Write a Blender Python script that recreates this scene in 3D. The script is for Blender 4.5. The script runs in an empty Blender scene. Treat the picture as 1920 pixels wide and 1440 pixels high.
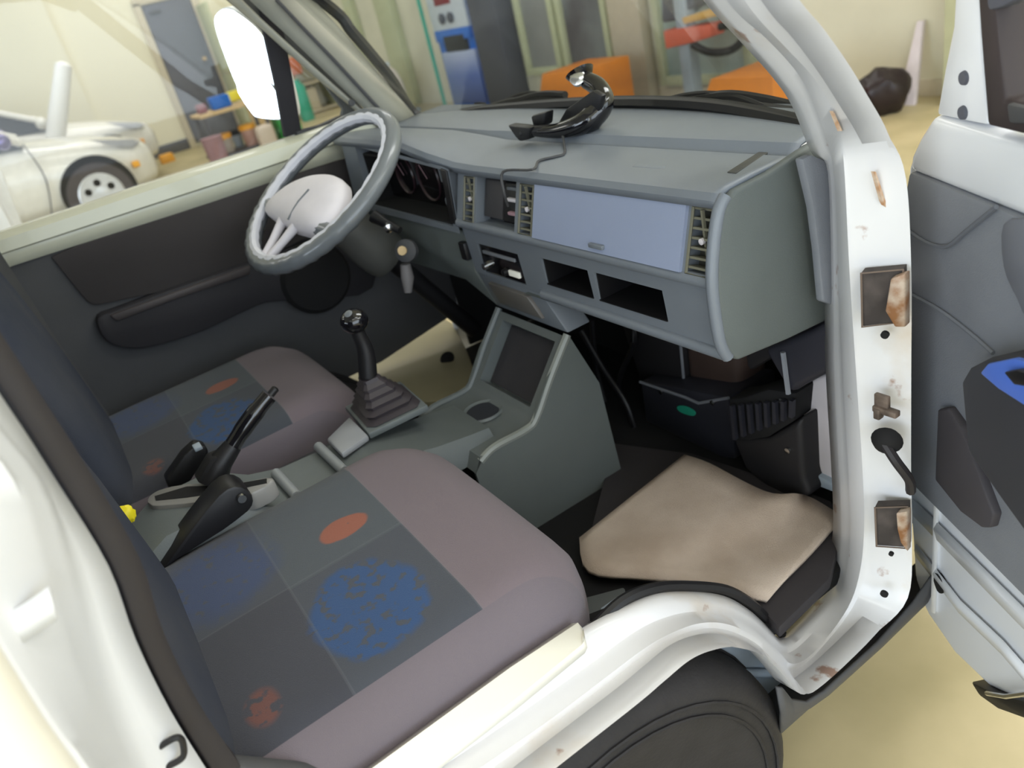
import bpy, bmesh, math, random
from mathutils import Vector, Matrix
random.seed(7)
sc = bpy.context.scene
COL = sc.collection
V = Vector

# ---------------------------------------------------------------- camera, world, light
RC = [[0.81430836, -0.53519405, -0.22465355],
      [-0.42249094, -0.28113563, -0.8616636],
      [0.39799911, 0.79657397, -0.45504573]]
FPX = 1457.85
CAM = V((0.0, -1.17, 1.25))
cd = bpy.data.cameras.new('camera'); cam = bpy.data.objects.new('camera', cd); COL.objects.link(cam)
rx, ry, rz = V(RC[0]), V(RC[1]), V(RC[2])
cam.matrix_world = Matrix(((rx.x, -ry.x, -rz.x, CAM.x), (rx.y, -ry.y, -rz.y, CAM.y), (rx.z, -ry.z, -rz.z, CAM.z), (0, 0, 0, 1)))
cd.sensor_width = 36; cd.lens = FPX / 1920 * 36; cd.clip_start = 0.02; cd.clip_end = 200
cd.dof.use_dof = True; cd.dof.focus_distance = 0.95; cd.dof.aperture_fstop = 5.0
sc.camera = cam
sc.view_settings.view_transform = 'Standard'; sc.view_settings.look = 'None'
sc.view_settings.gamma = 1; sc.view_settings.use_curve_mapping = False
sc.view_settings.exposure = 0.0
sc.cycles.use_denoising = True
sc.cycles.max_bounces = 8; sc.cycles.transparent_max_bounces = 12

w = bpy.data.worlds.new('world'); sc.world = w; w.use_nodes = True
bg = w.node_tree.nodes['Background']; bg.inputs[0].default_value = (0.80, 0.90, 1.0, 1); bg.inputs[1].default_value = 1.1

def area(name, loc, target, sx, sy, power, color):
    ld = bpy.data.lights.new(name, 'AREA'); ld.shape = 'RECTANGLE'; ld.size = sx; ld.size_y = sy
    ld.energy = power; ld.color = color
    o = bpy.data.objects.new(name, ld); COL.objects.link(o); o.location = loc
    o.rotation_euler = (V(target) - V(loc)).to_track_quat('-Z', 'Y').to_euler()
    return o
# daylight through the rear gates and the side gate of the garage
area('daylight_rear', (-6.9, -1.4, 2.0), (0, -1.0, 1.2), 9.5, 3.4, 560, (0.76, 0.87, 1.0))
area('daylight_side', (-0.2, -6.4, 2.3), (0.2, 0, 0.8), 8.0, 3.2, 225, (0.80, 0.90, 1.0))
# unseen ceiling tube rows; the front right pair added to brighten the front wall
for lx, ly in ((0.4, -2.6), (-3.5, 4.5), (2.6, 4.5), (0.8, 9.0), (3.0, 11.0), (3.4, -0.5), (3.4, -4.0)):
    area('ceiling_light', (lx, ly, 3.95), (lx, ly, 0), 3.0, 0.9, 46 if ly > 3 else (95 if lx > 2 else 50), (1.0, 0.98, 0.97))

# ---------------------------------------------------------------- helpers
def at(px, py, ax, v):
    r = rx * ((px - 960) / FPX) + ry * ((py - 720) / FPX) + rz
    if isinstance(ax, str):
        i = 'xyz'.index(ax); t = (v - CAM[i]) / r[i]
    else:
        t = (ax - CAM).dot(v) / r.dot(v)
    return CAM + r * t

WL = {}
def tag(o, label=None, cat=None, group=None, kind=None):
    if label: o['label'] = label
    if cat: o['category'] = cat
    if group: o['group'] = group
    if kind: o['kind'] = kind
    return o

def thing(name, loc, label, cat, group=None):
    o = bpy.data.objects.new(name, None); COL.objects.link(o); o.location = loc
    o.empty_display_size = 0.05
    WL[o] = V(loc); tag(o, label, cat, group); return o

def link(name, me, parent, origin=None, label=None):
    """mesh given in world coordinates; moved to an origin of its own"""
    if origin is None:
        vs = [v.co for v in me.vertices]
        origin = sum(vs, V()) / max(1, len(vs))
    origin = V(origin)
    me.transform(Matrix.Translation(-origin))
    o = bpy.data.objects.new(name, me); COL.objects.link(o)
    if parent: o.parent = parent; o.location = origin - WL[parent]
    else: o.location = origin
    WL[o] = origin
    if label: o['label'] = label
    return o

def finish(bm, name, mat, parent=None, smooth=True, bevel=0, seg=2, label=None, origin=None, angle=40, subs=0):
    if bevel:
        es = [e for e in bm.edges if len(e.link_faces) == 2 and e.calc_face_angle(0) > math.radians(25)]
        if es: bmesh.ops.bevel(bm, geom=es, offset=bevel, segments=seg, affect='EDGES', profile=0.5, clamp_overlap=True)
    bmesh.ops.recalc_face_normals(bm, faces=bm.faces)
    me = bpy.data.meshes.new(name); 
    for f in bm.faces: f.smooth = smooth
    for e in bm.edges:
        if len(e.link_faces) == 2 and e.calc_face_angle(0) > math.radians(angle): e.smooth = False
    bm.to_mesh(me); bm.free()
    mats = mat if isinstance(mat, (list, tuple)) else [mat]
    for m in mats: me.materials.append(m)
    o = link(name, me, parent, origin, label)
    if subs:
        md = o.modifiers.new('s', 'SUBSURF'); md.levels = subs; md.render_levels = subs
    return o

def add_box(bm, c, s, rot=None):
    m = Matrix.Translation(c) @ (rot.to_4x4() if rot else Matrix.Identity(4)) @ Matrix.Diagonal((s[0], s[1], s[2], 1))
    return bmesh.ops.create_cube(bm, size=1, matrix=m)
def box(name, c, s, mat, parent=None, bevel=0.003, rot=None, **k):
    bm = bmesh.new(); add_box(bm, V(c), s, rot); return finish(bm, name, mat, parent, bevel=bevel, **k)
def box2(name, a, b, mat, parent=None, bevel=0.003, **k):
    a, b = V(a), V(b); d = b - a
    return box(name, (a + b) / 2, (abs(d.x), abs(d.y), abs(d.z)), mat, parent, bevel, **k)
def add_prism(bm, pts, vec):
    vec = V(vec); a = [bm.verts.new(p) for p in pts]; b = [bm.verts.new(V(p) + vec) for p in pts]
    n = len(pts); bm.faces.new(a); bm.faces.new(b[::-1])
    for i in range(n): bm.faces.new((a[i], b[i], b[(i + 1) % n], a[(i + 1) % n]))
def prism(name, pts, vec, mat, parent=None, bevel=0.002, **k):
    bm = bmesh.new(); add_prism(bm, pts, vec)
    bmesh.ops.recalc_face_normals(bm, faces=bm.faces)
    return finish(bm, name, mat, parent, bevel=bevel, **k)
def cr(pts, n=8, closed=False):
    """Catmull-Rom through points"""
    P = [V(p) for p in pts]; out = []; N = len(P)
    for i in range(N if closed else N - 1):
        if closed: p0, p1, p2, p3 = P[i - 1], P[i], P[(i + 1) % N], P[(i + 2) % N]
        else: p0, p1, p2, p3 = P[max(i - 1, 0)], P[i], P[i + 1], P[min(i + 2, N - 1)]
        for k in range(n):
            t = k / n
            out.append(0.5 * ((2 * p1) + (p2 - p0) * t + (2 * p0 - 5 * p1 + 4 * p2 - p3) * t * t + (3 * p1 - p0 - 3 * p2 + p3) * t ** 3))
    if not closed: out.append(P[-1])
    return out
def add_loft(bm, rows, closed=False, cap=False):
    R = [[bm.verts.new(p) for p in r] for r in rows]
    for a, b in zip(R[:-1], R[1:]):
        n = len(a)
        for i in range(n if closed else n - 1):
            j = (i + 1) % n
            bm.faces.new((a[i], a[j], b[j], b[i]))
    if cap: bm.faces.new(R[0][::-1]); bm.faces.new(R[-1])
    return R
def add_tube(bm, path, r, seg=10, closed=False, cap=True):
    P = [V(p) for p in path]; n = len(P); rows = []; up = None
    for i, p in enumerate(P):
        if closed: d = P[(i + 1) % n] - P[i - 1]
        else: d = P[min(i + 1, n - 1)] - P[max(i - 1, 0)]
        d.normalize()
        if up is None: up = d.orthogonal().normalized()
        up = (up - d * up.dot(d)).normalized(); sd = d.cross(up)
        rr = r[i] if isinstance(r, (list, tuple)) else r
        rows.append([p + (up * math.cos(t) + sd * math.sin(t)) * rr for t in [2 * math.pi * k / seg for k in range(seg)]])
    if closed: rows.append(rows[0])
    add_loft(bm, rows, closed=True, cap=cap and not closed)
    if closed: bmesh.ops.remove_doubles(bm, verts=bm.verts, dist=1e-6)
def tube(name, path, r, mat, parent=None, seg=10, closed=False, **k):
    bm = bmesh.new(); add_tube(bm, path, r, seg, closed); return finish(bm, name, mat, parent, **k)
def add_lathe(bm, prof, c, axis, seg=24):
    axis = V(axis).normalized(); a = axis.orthogonal().normalized(); b = axis.cross(a); c = V(c)
    rows = [[c + axis * h + (a * math.cos(t) + b * math.sin(t)) * max(r, 1e-4) for t in [2 * math.pi * k / seg for k in range(seg)]] for r, h in prof]
    add_loft(bm, rows, closed=True, cap=True)
def lathe(name, prof, c, axis, mat, parent=None, seg=24, **k):
    bm = bmesh.new(); add_lathe(bm, prof, c, axis, seg); return finish(bm, name, mat, parent, **k)
def sheet(name, rows, mat, parent=None, thick=0.004, sm=0, **k):
    """loft of rows of world points, given a thickness"""
    if sm:
        rows = [cr(r, sm) for r in rows]
    bm = bmesh.new(); add_loft(bm, rows)
    bmesh.ops.recalc_face_normals(bm, faces=bm.faces)
    o = finish(bm, name, mat, parent, **k)
    md = o.modifiers.new('thick', 'SOLIDIFY'); md.thickness = thick; md.offset = 0
    return o
def fascia(bm, F, U, W, holes, depth):
    """plate in (u,w) with rectangular recesses; F(u,w)->point; depth vector"""
    us = sorted(set([U[0], U[1]] + [h[0] for h in holes] + [h[1] for h in holes]))
    ws = sorted(set([W[0], W[1]] + [h[2] for h in holes] + [h[3] for h in holes]))
    vt = {}
    def g(u, q):
        if (u, q) not in vt: vt[(u, q)] = bm.verts.new(F(u, q))
        return vt[(u, q)]
    for i in range(len(us) - 1):
        for j in range(len(ws) - 1):
            cu, cw = (us[i] + us[i + 1]) / 2, (ws[j] + ws[j + 1]) / 2
            if any(h[0] < cu < h[1] and h[2] < cw < h[3] for h in holes): continue
            bm.faces.new((g(us[i], ws[j]), g(us[i + 1], ws[j]), g(us[i + 1], ws[j + 1]), g(us[i], ws[j + 1])))
    for h in holes:
        q = [F(h[0], h[2]), F(h[1], h[2]), F(h[1], h[3]), F(h[0], h[3])]
        a = [bm.verts.new(p) for p in q]; b = [bm.verts.new(p + V(depth)) for p in q]
        for i in range(4): bm.faces.new((a[i], a[(i + 1) % 4], b[(i + 1) % 4], b[i]))
        bm.faces.new(b)

# ---------------------------------------------------------------- materials
def srgb(c):
    return tuple(((x / 255) / 12.92 if x / 255 <= 0.04045 else ((x / 255 + 0.055) / 1.055) ** 2.4) for x in c) + (1,)
def mat(name, c, rough=0.6, metal=0.0, noise=0.0, nscale=20, bump=0.0, bscale=300, coat=0.0, spec=0.5, c2=None, sheen=0):
    m = bpy.data.materials.new(name); m.use_nodes = True; nt = m.node_tree; b = nt.nodes['Principled BSDF']
    b.inputs['Roughness'].default_value = rough; b.inputs['Metallic'].default_value = metal
    b.inputs['Specular IOR Level'].default_value = spec; b.inputs['Coat Weight'].default_value = coat
    if sheen: b.inputs['Sheen Weight'].default_value = sheen
    col = srgb(c)
    tc = nt.nodes.new('ShaderNodeTexCoord')
    n = nt.nodes.new('ShaderNodeTexNoise'); n.inputs['Scale'].default_value = nscale; n.inputs['Detail'].default_value = 5
    nt.links.new(tc.outputs['Object'], n.inputs['Vector'])
    mx = nt.nodes.new('ShaderNodeMix'); mx.data_type = 'RGBA'
    k = noise if noise else 0.06
    mx.inputs[6].default_value = col
    mx.inputs[7].default_value = srgb(c2) if c2 else tuple(x * (1 - k) for x in col[:3]) + (1,)
    rp = nt.nodes.new('ShaderNodeMapRange'); rp.inputs[1].default_value = 0.35; rp.inputs[2].default_value = 0.65
    nt.links.new(n.outputs['Fac'], rp.inputs[0]); nt.links.new(rp.outputs[0], mx.inputs[0])
    nt.links.new(mx.outputs[2], b.inputs['Base Color'])
    if bump:
        n2 = nt.nodes.new('ShaderNodeTexNoise'); n2.inputs['Scale'].default_value = bscale
        nt.links.new(tc.outputs['Object'], n2.inputs['Vector'])
        bp = nt.nodes.new('ShaderNodeBump'); bp.inputs['Strength'].default_value = bump; bp.inputs['Distance'].default_value = 0.002
        nt.links.new(n2.outputs['Fac'], bp.inputs['Height']); nt.links.new(bp.outputs[0], b.inputs['Normal'])
    return m
def paint(name, c, rust=0.0):
    """car body paint, with optional rust and grime specks"""
    m = mat(name, c, rough=0.32, coat=0.3, noise=0.05, nscale=3)
    if rust:
        nt = m.node_tree; b = nt.nodes['Principled BSDF']; src = b.inputs['Base Color'].links[0].from_socket
        tc = [n for n in nt.nodes if n.type == 'TEX_COORD'][0]
        last = src
        for sc_, lo, hi, c2, amt in ((6, 0.60, 0.80, (206, 180, 140), rust), (22, 0.665, 0.72, (150, 96, 56), rust)):
            n = nt.nodes.new('ShaderNodeTexNoise'); n.inputs['Scale'].default_value = sc_; n.inputs['Detail'].default_value = 8
            nt.links.new(tc.outputs['Object'], n.inputs['Vector'])
            r = nt.nodes.new('ShaderNodeMapRange'); r.inputs[1].default_value = lo; r.inputs[2].default_value = hi; r.inputs[4].default_value = amt
            nt.links.new(n.outputs['Fac'], r.inputs[0])
            mx = nt.nodes.new('ShaderNodeMix'); mx.data_type = 'RGBA'; mx.inputs[7].default_value = srgb(c2)
            nt.links.new(r.outputs[0], mx.inputs[0]); nt.links.new(last, mx.inputs[6]); last = mx.outputs[2]
        nt.links.new(last, b.inputs['Base Color'])
    return m
def glass(name, tint, gloss=0.1, rough=0.0):
    m = bpy.data.materials.new(name); m.use_nodes = True; nt = m.node_tree
    for n in list(nt.nodes): nt.nodes.remove(n)
    o = nt.nodes.new('ShaderNodeOutputMaterial'); t = nt.nodes.new('ShaderNodeBsdfTransparent'); g = nt.nodes.new('ShaderNodeBsdfGlossy')
    t.inputs[0].default_value = tint; g.inputs['Roughness'].default_value = rough
    lw = nt.nodes.new('ShaderNodeLayerWeight'); pw = nt.nodes.new('ShaderNodeMath'); pw.operation = 'POWER'; pw.inputs[1].default_value = 4.5
    nt.links.new(lw.outputs['Facing'], pw.inputs[0]); lw.inputs[0].default_value = 0.5
    f = nt.nodes.new('ShaderNodeMath'); f.operation = 'MULTIPLY_ADD'; f.inputs[1].default_value = 0.5; f.inputs[2].default_value = 0.03
    nt.links.new(pw.outputs[0], f.inputs[0])
    mx = nt.nodes.new('ShaderNodeMixShader')
    nt.links.new(f.outputs[0], mx.inputs[0]); nt.links.new(t.outputs[0], mx.inputs[1]); nt.links.new(g.outputs[0], mx.inputs[2]); nt.links.new(mx.outputs[0], o.inputs[0])
    return m
def emis(name, c, s):
    m = mat(name, c); b = m.node_tree.nodes['Principled BSDF']
    b.inputs['Emission Color'].default_value = srgb(c); b.inputs['Emission Strength'].default_value = s
    return m

M = dict(
    white=paint('white_paint', (230, 232, 236)),
    white_rust=paint('white_paint_worn', (234, 233, 234), rust=0.75),
    cream=paint('cream_paint_shade', (205, 205, 186)),  # body paint with the far door's shade mixed into its colour
    cream_b=paint('cream_white_paint', (238, 234, 220)),
    dash=mat('grey_dash_plastic', (120, 126, 134), rough=0.42, bump=0.12, bscale=900, noise=0.04),
    dash_side=mat('grey_green_plastic', (98, 104, 102), rough=0.6, bump=0.2, bscale=900, noise=0.04),
    glove=mat('glove_lid_blue_sheen', (150, 160, 186), rough=0.36, bump=0.1, bscale=900, noise=0.02),  # bluish daylight sheen put into the lid's base colour
    trim=mat('dark_grey_trim', (74, 74, 76), rough=0.65, bump=0.2, bscale=800),
    trim2=mat('mid_grey_trim', (128, 131, 138), rough=0.55, bump=0.2, bscale=700),
    tray=mat('console_grey', (106, 112, 112), rough=0.45, bump=0.15, bscale=700),
    black=mat('black_plastic', (24, 23, 25), rough=0.45),
    blackm=mat('black_matte', (18, 17, 18), rough=0.85),
    gloss=mat('gloss_black', (14, 12, 16), rough=0.12, coat=0.6),
    rubber=mat('tyre_rubber', (38, 36, 38), rough=0.75, noise=0.3, nscale=30, bump=0.3, bscale=200),
    seal=mat('rubber_seal', (42, 38, 40), rough=0.6),
    olive=mat('vent_olive', (118, 116, 100), rough=0.55),
    wheelr=mat('wheel_grey', (112, 116, 120), rough=0.3, coat=0.3),
    wheelp=mat('wheel_pad_grey', (226, 220, 224), rough=0.55),
    carpet=mat('carpet_beige', (230, 212, 196), rough=1.0, spec=0.05, noise=0.2, nscale=9, bump=0.9, bscale=900, c2=(208, 188, 170)),
    creamf=mat('cream_metal', (176, 168, 138), rough=0.5, noise=0.15, nscale=5),
    chrome=mat('chrome', (200, 200, 200), rough=0.2, metal=1.0),
    steel=mat('dull_steel', (186, 168, 150), rough=0.5, metal=0.2, noise=0.8, nscale=60, c2=(140, 96, 60)),
    rust=mat('rusty_metal', (130, 84, 52), rough=0.8, noise=0.5, nscale=40),
    yellow=mat('yellow_plastic', (238, 220, 30), rough=0.5),
    amber=mat('amber', (250, 176, 40), rough=0.4),
    orange=mat('orange_paint', (246, 120, 40), rough=0.5),
    orange2=mat('orange_light_paint', (250, 150, 50), rough=0.5),
    blue=mat('blue_film', (84, 122, 220), rough=0.4),
    blue2=mat('blue_plastic', (30, 110, 210), rough=0.5),
    green=mat('green_plastic', (40, 150, 60), rough=0.5),
    teal=mat('teal_plastic', (60, 176, 150), rough=0.5),
    tealst=mat('teal_sticker', (40, 160, 130), rough=0.5),
    pink=mat('mauve_bucket', (176, 140, 150), rough=0.6),
    card=mat('cardboard', (225, 196, 150), rough=0.9, noise=0.15),
    greyb=mat('blue_grey_metal', (168, 180, 192), rough=0.5),
    wall=mat('cream_wall_paint', (243, 238, 214), rough=0.8, noise=0.03, nscale=1),
    wallf=mat('cream_wall_front', (222, 218, 196), rough=0.8, noise=0.12, nscale=1.5),
    doorg=mat('grey_door_paint', (104, 106, 116), rough=0.6),
    base=mat('grey_skirting', (92, 92, 98), rough=0.7),
    col=mat('dark_column_paint', (84, 86, 96), rough=0.6),
    floor=mat('garage_floor', (190, 176, 138), rough=0.55, noise=0.25, nscale=3, c2=(168, 156, 118), bump=0.1, bscale=60),
    ceil=mat('ceiling_white', (228, 226, 216), rough=0.9),
    wing=mat('dim_window_grey', (140, 146, 146), rough=0.3, noise=0.4, nscale=1.2, c2=(92, 88, 92)),
    wing2=mat('pale_window_green', (178, 192, 184), rough=0.3, noise=0.25, nscale=1.5, c2=(150, 165, 160)),
    greenish=mat('pale_green_frame', (196, 200, 166), rough=0.7),
    beigep=mat('beige_post', (208, 198, 176), rough=0.7),
    poster=mat('white_panel', (214, 222, 232), rough=0.4),
    carw=mat('car_white', (244, 242, 236), rough=0.25, coat=0.5),
    carg=mat('car_glass_dark', (60, 60, 66), rough=0.15),
    mirror=mat('mirror_glass', (250, 250, 255), rough=0.03, metal=1.0),
    lightlens=mat('headlight_grey', (180, 182, 190), rough=0.15, coat=0.6),
    wglass=glass('windshield_glass', (0.90, 0.92, 0.92, 1), rough=0.12),
    qglass=glass('side_glass', (0.97, 0.98, 0.97, 1)),
)
def blue_gradient():
    m = mat('blue_white_print', (210, 216, 236), rough=0.4); nt = m.node_tree; b = nt.nodes['Principled BSDF']
    tc = [n for n in nt.nodes if n.type == 'TEX_COORD'][0]
    s = nt.nodes.new('ShaderNodeSeparateXYZ'); nt.links.new(tc.outputs['Object'], s.inputs[0])
    r = nt.nodes.new('ShaderNodeValToRGB'); mr = nt.nodes.new('ShaderNodeMapRange')
    mr.inputs[1].default_value = -0.5; mr.inputs[2].default_value = 0.45
    nt.links.new(s.outputs[2], mr.inputs[0]); nt.links.new(mr.outputs[0], r.inputs[0])
    r.color_ramp.elements[0].color = srgb((70, 86, 140)); r.color_ramp.elements[1].color = srgb((214, 222, 240))
    e = r.color_ramp.elements.new(0.55); e.color = srgb((96, 120, 190))
    nt.links.new(r.outputs[0], b.inputs['Base Color']); return m
M['bluegrad'] = blue_gradient()

def seat_material():
    """woven cloth: mauve front band, dark grey squares, blue leaf print and orange blots (flat print in object space)"""
    m = mat('seat_cloth', (110, 104, 108), rough=0.95, spec=0.1, bump=0.5, bscale=1100, sheen=0.15)
    nt = m.node_tree; b = nt.nodes['Principled BSDF']; L = nt.links.new
    tc = [n for n in nt.nodes if n.type == 'TEX_COORD'][0]
    sp = nt.nodes.new('ShaderNodeSeparateXYZ'); L(tc.outputs['Object'], sp.inputs[0])
    def math_(op, a, b_=None, c_=None):
        n = nt.nodes.new('ShaderNodeMath'); n.operation = op
        for i, x in enumerate((a, b_, c_)):
            if x is None: continue
            if isinstance(x, (int, float)): n.inputs[i].default_value = x
            else: L(x, n.inputs[i])
        return n.outputs[0]
    def noise(scale, det=4):
        n = nt.nodes.new('ShaderNodeTexNoise'); n.inputs['Scale'].default_value = scale; n.inputs['Detail'].default_value = det
        L(tc.outputs['Object'], n.inputs['Vector']); return n.outputs['Fac']
    def mix(f, a, c):
        n = nt.nodes.new('ShaderNodeMix'); n.data_type = 'RGBA'; L(f, n.inputs[0])
        if isinstance(a, tuple): n.inputs[6].default_value = a
        else: L(a, n.inputs[6])
        n.inputs[7].default_value = c; return n.outputs[2]
    X, Y = sp.outputs[0], sp.outputs[1]
    cur = None
    back = math_('LESS_THAN', X, 0.0)
    cur = mix(back, srgb((118, 107, 112)), srgb((76, 79, 86)))
    # paler square by the tunnel side, darker square outside
    sq = math_('MULTIPLY', math_('LESS_THAN', X, -0.0), math_('MULTIPLY', math_('GREATER_THAN', X, -0.155), math_('GREATER_THAN', Y, -0.005)))
    cur = mix(sq, cur, srgb((82, 87, 92)))
    sq2 = math_('MULTIPLY', math_('LESS_THAN', X, -0.155), math_('LESS_THAN', Y, 0.0))
    cur = mix(sq2, cur, srgb((70, 71, 78)))
    nz = noise(70, 6); nb = noise(14, 3)
    def blob(cx, cy, rx_, ry_, colr, lo, amt, cur, soft=0.25):
        dx = math_('DIVIDE', math_('SUBTRACT', X, cx), rx_); dy = math_('DIVIDE', math_('SUBTRACT', Y, cy), ry_)
        d = math_('SQRT', math_('ADD', math_('MULTIPLY', dx, dx), math_('MULTIPLY', dy, dy)))
        d = math_('ADD', d, math_('MULTIPLY', math_('SUBTRACT', nb, 0.5), 0.5))
        r = nt.nodes.new('ShaderNodeMapRange'); r.inputs[1].default_value = 1.0; r.inputs[2].default_value = 1.0 - soft; L(d, r.inputs[0])
        r2 = nt.nodes.new('ShaderNodeMapRange'); r2.inputs[1].default_value = lo; r2.inputs[2].default_value = lo + 0.06; L(nz, r2.inputs[0])
        f = math_('MULTIPLY', math_('MULTIPLY', r.outputs[0], r2.outputs[0]), amt)
        return mix(f, cur, srgb(colr))
    inback = X
    cur = blob(-0.095, -0.105, 0.068, 0.085, (52, 82, 126), 0.40, 0.85, cur, 0.12)
    cur = blob(-0.22, 0.10, 0.09, 0.10, (62, 78, 116), 0.36, 0.65, cur, 0.4)
    cur = blob(-0.06, 0.055, 0.036, 0.026, (156, 92, 70), 0.3, 0.85, cur, 0.12)
    cur = blob(-0.235, -0.155, 0.022, 0.03, (130, 80, 66), 0.42, 0.6, cur, 0.3)
    # faint seams between the printed squares
    for ax, pos in ((Y, 0.0), (X, -0.155), (X, 0.0)):
        ln = math_('LESS_THAN', math_('ABSOLUTE', math_('SUBTRACT', ax, pos)), 0.0016)
        cur = mix(math_('MULTIPLY', math_('MULTIPLY', ln, 0.2), math_('LESS_THAN', X, 0.003)), cur, srgb((112, 116, 120)))
    cur = mix(math_('LESS_THAN', Y, -0.205), cur, srgb((112, 104, 110)))
    L(cur, b.inputs['Base Color'])
    return m
M['seat'] = seat_material()
M['seat_plain'] = mat('seat_cloth_plain', (112, 106, 112), rough=0.95, spec=0.1, bump=0.5, bscale=1100, noise=0.1, sheen=0.15)
M['seat_back'] = mat('seat_cloth_back', (76, 78, 86), rough=0.95, spec=0.1, bump=0.5, bscale=1100, noise=0.3, nscale=7, c2=(66, 70, 82))

def struct(o): o['kind'] = 'structure'; return o

# ---------------------------------------------------------------- garage
FX, LY, RY, BX, CZ = 4.85, 12.5, -6.6, -7.0, 4.0
struct(box2('floor', (BX - 6, RY - 6, -0.1), (FX, LY, 0), M['floor'], bevel=0))
struct(box2('wall_left', (BX, LY, 0), (FX + 0.1, LY + 0.15, CZ), M['wall'], bevel=0))
struct(box2('wall_front', (FX, RY, 0), (FX + 0.15, LY, CZ), M['wallf'], bevel=0))
struct(box2('ceiling', (BX, RY, CZ), (FX, LY, CZ + 0.1), M['ceil'], bevel=0))
struct(box2('trim_1', (BX, LY - 0.13, 0), (1.22, LY, CZ), M['wall'], bevel=0))        # wall step
# rear wall: piers and lintel around three open gates
bm = bmesh.new()
for y0, y1 in ((RY, -5.8), (-0.6, -0.1), (5.2, 5.7), (11.3, LY)): add_box(bm, V((BX + 0.0, (y0 + y1) / 2, CZ / 2)), (0.3, y1 - y0, CZ))
add_box(bm, V((BX, (RY + LY) / 2, CZ - 0.25)), (0.28, LY - RY, 0.5))
struct(finish(bm, 'wall_rear', M['wall']))
bm = bmesh.new()
for x0, x1 in ((BX, -6), (4.0, FX)): add_box(bm, V(((x0 + x1) / 2, RY, CZ / 2)), (x1 - x0, 0.3, CZ))
add_box(bm, V(((BX + FX) / 2, RY, CZ - 0.2)), (FX - BX, 0.28, 0.4))
struct(finish(bm, 'wall_right', M['wall']))
struct(box2('baseboard_left', (1.22, LY - 0.03, 0), (2.44, LY, 0.16), M['base'], bevel=0.004))
# grey door on the left wall
d = box2('door_1', (2.46, LY - 0.05, 0.06), (3.17, LY + 0.02, 2.06), M['doorg'], bevel=0.004); d['kind'] = 'structure'
hp = at(383, 110, 'y', LY - 0.06)
lathe('door_handle', [(0.03, 0), (0.03, 0.03), (0.02, 0.05)], hp, (0, -1, 0), M['card'], d)
box('closer_plate', V((2.62, LY - 0.06, 1.95)), (0.16, 0.02, 0.05), M['base'], d)
bm = bmesh.new()
for x in (2.40, 3.23): add_box(bm, V((x, LY - 0.03, 1.05)), (0.10, 0.07, 2.1))
add_box(bm, V((2.815, LY - 0.03, 2.12)), (0.93, 0.07, 0.1))
struct(finish(bm, 'trim_2', M['beigep'], bevel=0.004))
# front wall features: windows, posts, corner
def fw(px, py, x=FX): return at(px, py, 'x', x)
struct(box2('trim_3', (FX - 0.25, 1.22, 0), (FX, 1.60, CZ), M['greenish'], bevel=0.01))     # corner pilaster by the open van door
def front_window(n, y0, y1, z0, z1, gm, fm):
    f = bmesh.new()
    for a, b_ in (((y0 - .07, z0 - .07), (y0, z1 + .07)), ((y1, z0 - .07), (y1 + .07, z1 + .07)), ((y0, z0 - .07), (y1, z0)), ((y0, z1), (y1, z1 + .07))):
        add_box(f, V((FX - 0.03, (a[0] + b_[0]) / 2, (a[1] + b_[1]) / 2)), (0.07, b_[0] - a[0], b_[1] - a[1]))
    o = struct(finish(f, n, fm, bevel=0.004))
    box2('pane', (FX - 0.02, y0, z0), (FX - 0.01, y1, z1), gm, o, bevel=0)
front_window('window_1', 3.25, 4.12, 0.20, 1.9, M['wing2'], M['greenish'])
front_window('window_2', 4.85, 5.45, 0.15, 2.2, M['wing'], M['greenish'])
front_window('window_3', 5.65, 6.15, 0.35, 2.2, mat('wing3', (156, 158, 156), rough=.3, noise=.3, nscale=1), M['greenish'])
struct(box2('trim_4', (FX - 0.22, 6.32, 0), (FX, 6.86, 2.6), M['col'], bevel=0.01))
struct(box2('trim_5', (FX - 0.12, 4.28, 0), (FX, 4.70, 3.0), M['beigep'], bevel=0.03))
struct(box2('trim_6', (FX - 0.1, 9.0, 0), (FX, 9.5, CZ), M['greenish'], bevel=0.01))
struct(box2('trim_7', (FX - 0.1, 10.3, 0), (FX, 10.55, CZ), M['greenish'], bevel=0.01))
struct(box2('baseboard_front', (FX - 0.02, 1.72, 0), (FX, 4.28, 0.1), M['beigep'], bevel=0.004))

# blue and white dispenser cabinet
t = thing('dispenser_cabinet', (4.75, 7.35, 0), 'tall blue and white dispenser cabinet against the front wall beside the dark column', 'cabinet')
box2('body', (4.70, 6.95, 0), (4.84, 7.85, 2.0), M['blue2'], t, bevel=0.02)
box2('lower_panel', (4.66, 6.98, 0.04), (4.71, 7.75, 0.62), M['bluegrad'], t, bevel=0.008, label='blue fading to white front panel')
box2('upper_panel', (4.66, 6.98, 0.86), (4.71, 7.82, 1.9), M['poster'], t, bevel=0.008, label='white upper panel')
box2('blue_band', (4.655, 6.99, 0.74), (4.705, 7.8, 0.86), M['blue2'], t, bevel=0.005)
box2('tray_opening', (4.65, 7.12, 0.62), (4.71, 7.62, 0.80), M['blackm'], t, bevel=0.02, label='black tray opening')
for k, (y, z) in enumerate(((7.3, 0.98), (7.5, 0.98))): lathe('nozzle', [(0.05, 0), (0.06, .03), (0.03, .05)], (4.66, y, z), (-1, 0, 0), M['col'], t, seg=14)
box2('red_sign', (4.652, 7.25, 1.12), (4.665, 7.62, 1.22), mat('maroon', (140, 50, 60)), t, bevel=0.002)
g = box2('green_pole', (4.6, 7.90, 0.0), (4.64, 7.94, 1.3), M['teal'], None, bevel=0.01)
tag(g, 'thin green upright standing at the left side of the blue cabinet', 'pole')

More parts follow.
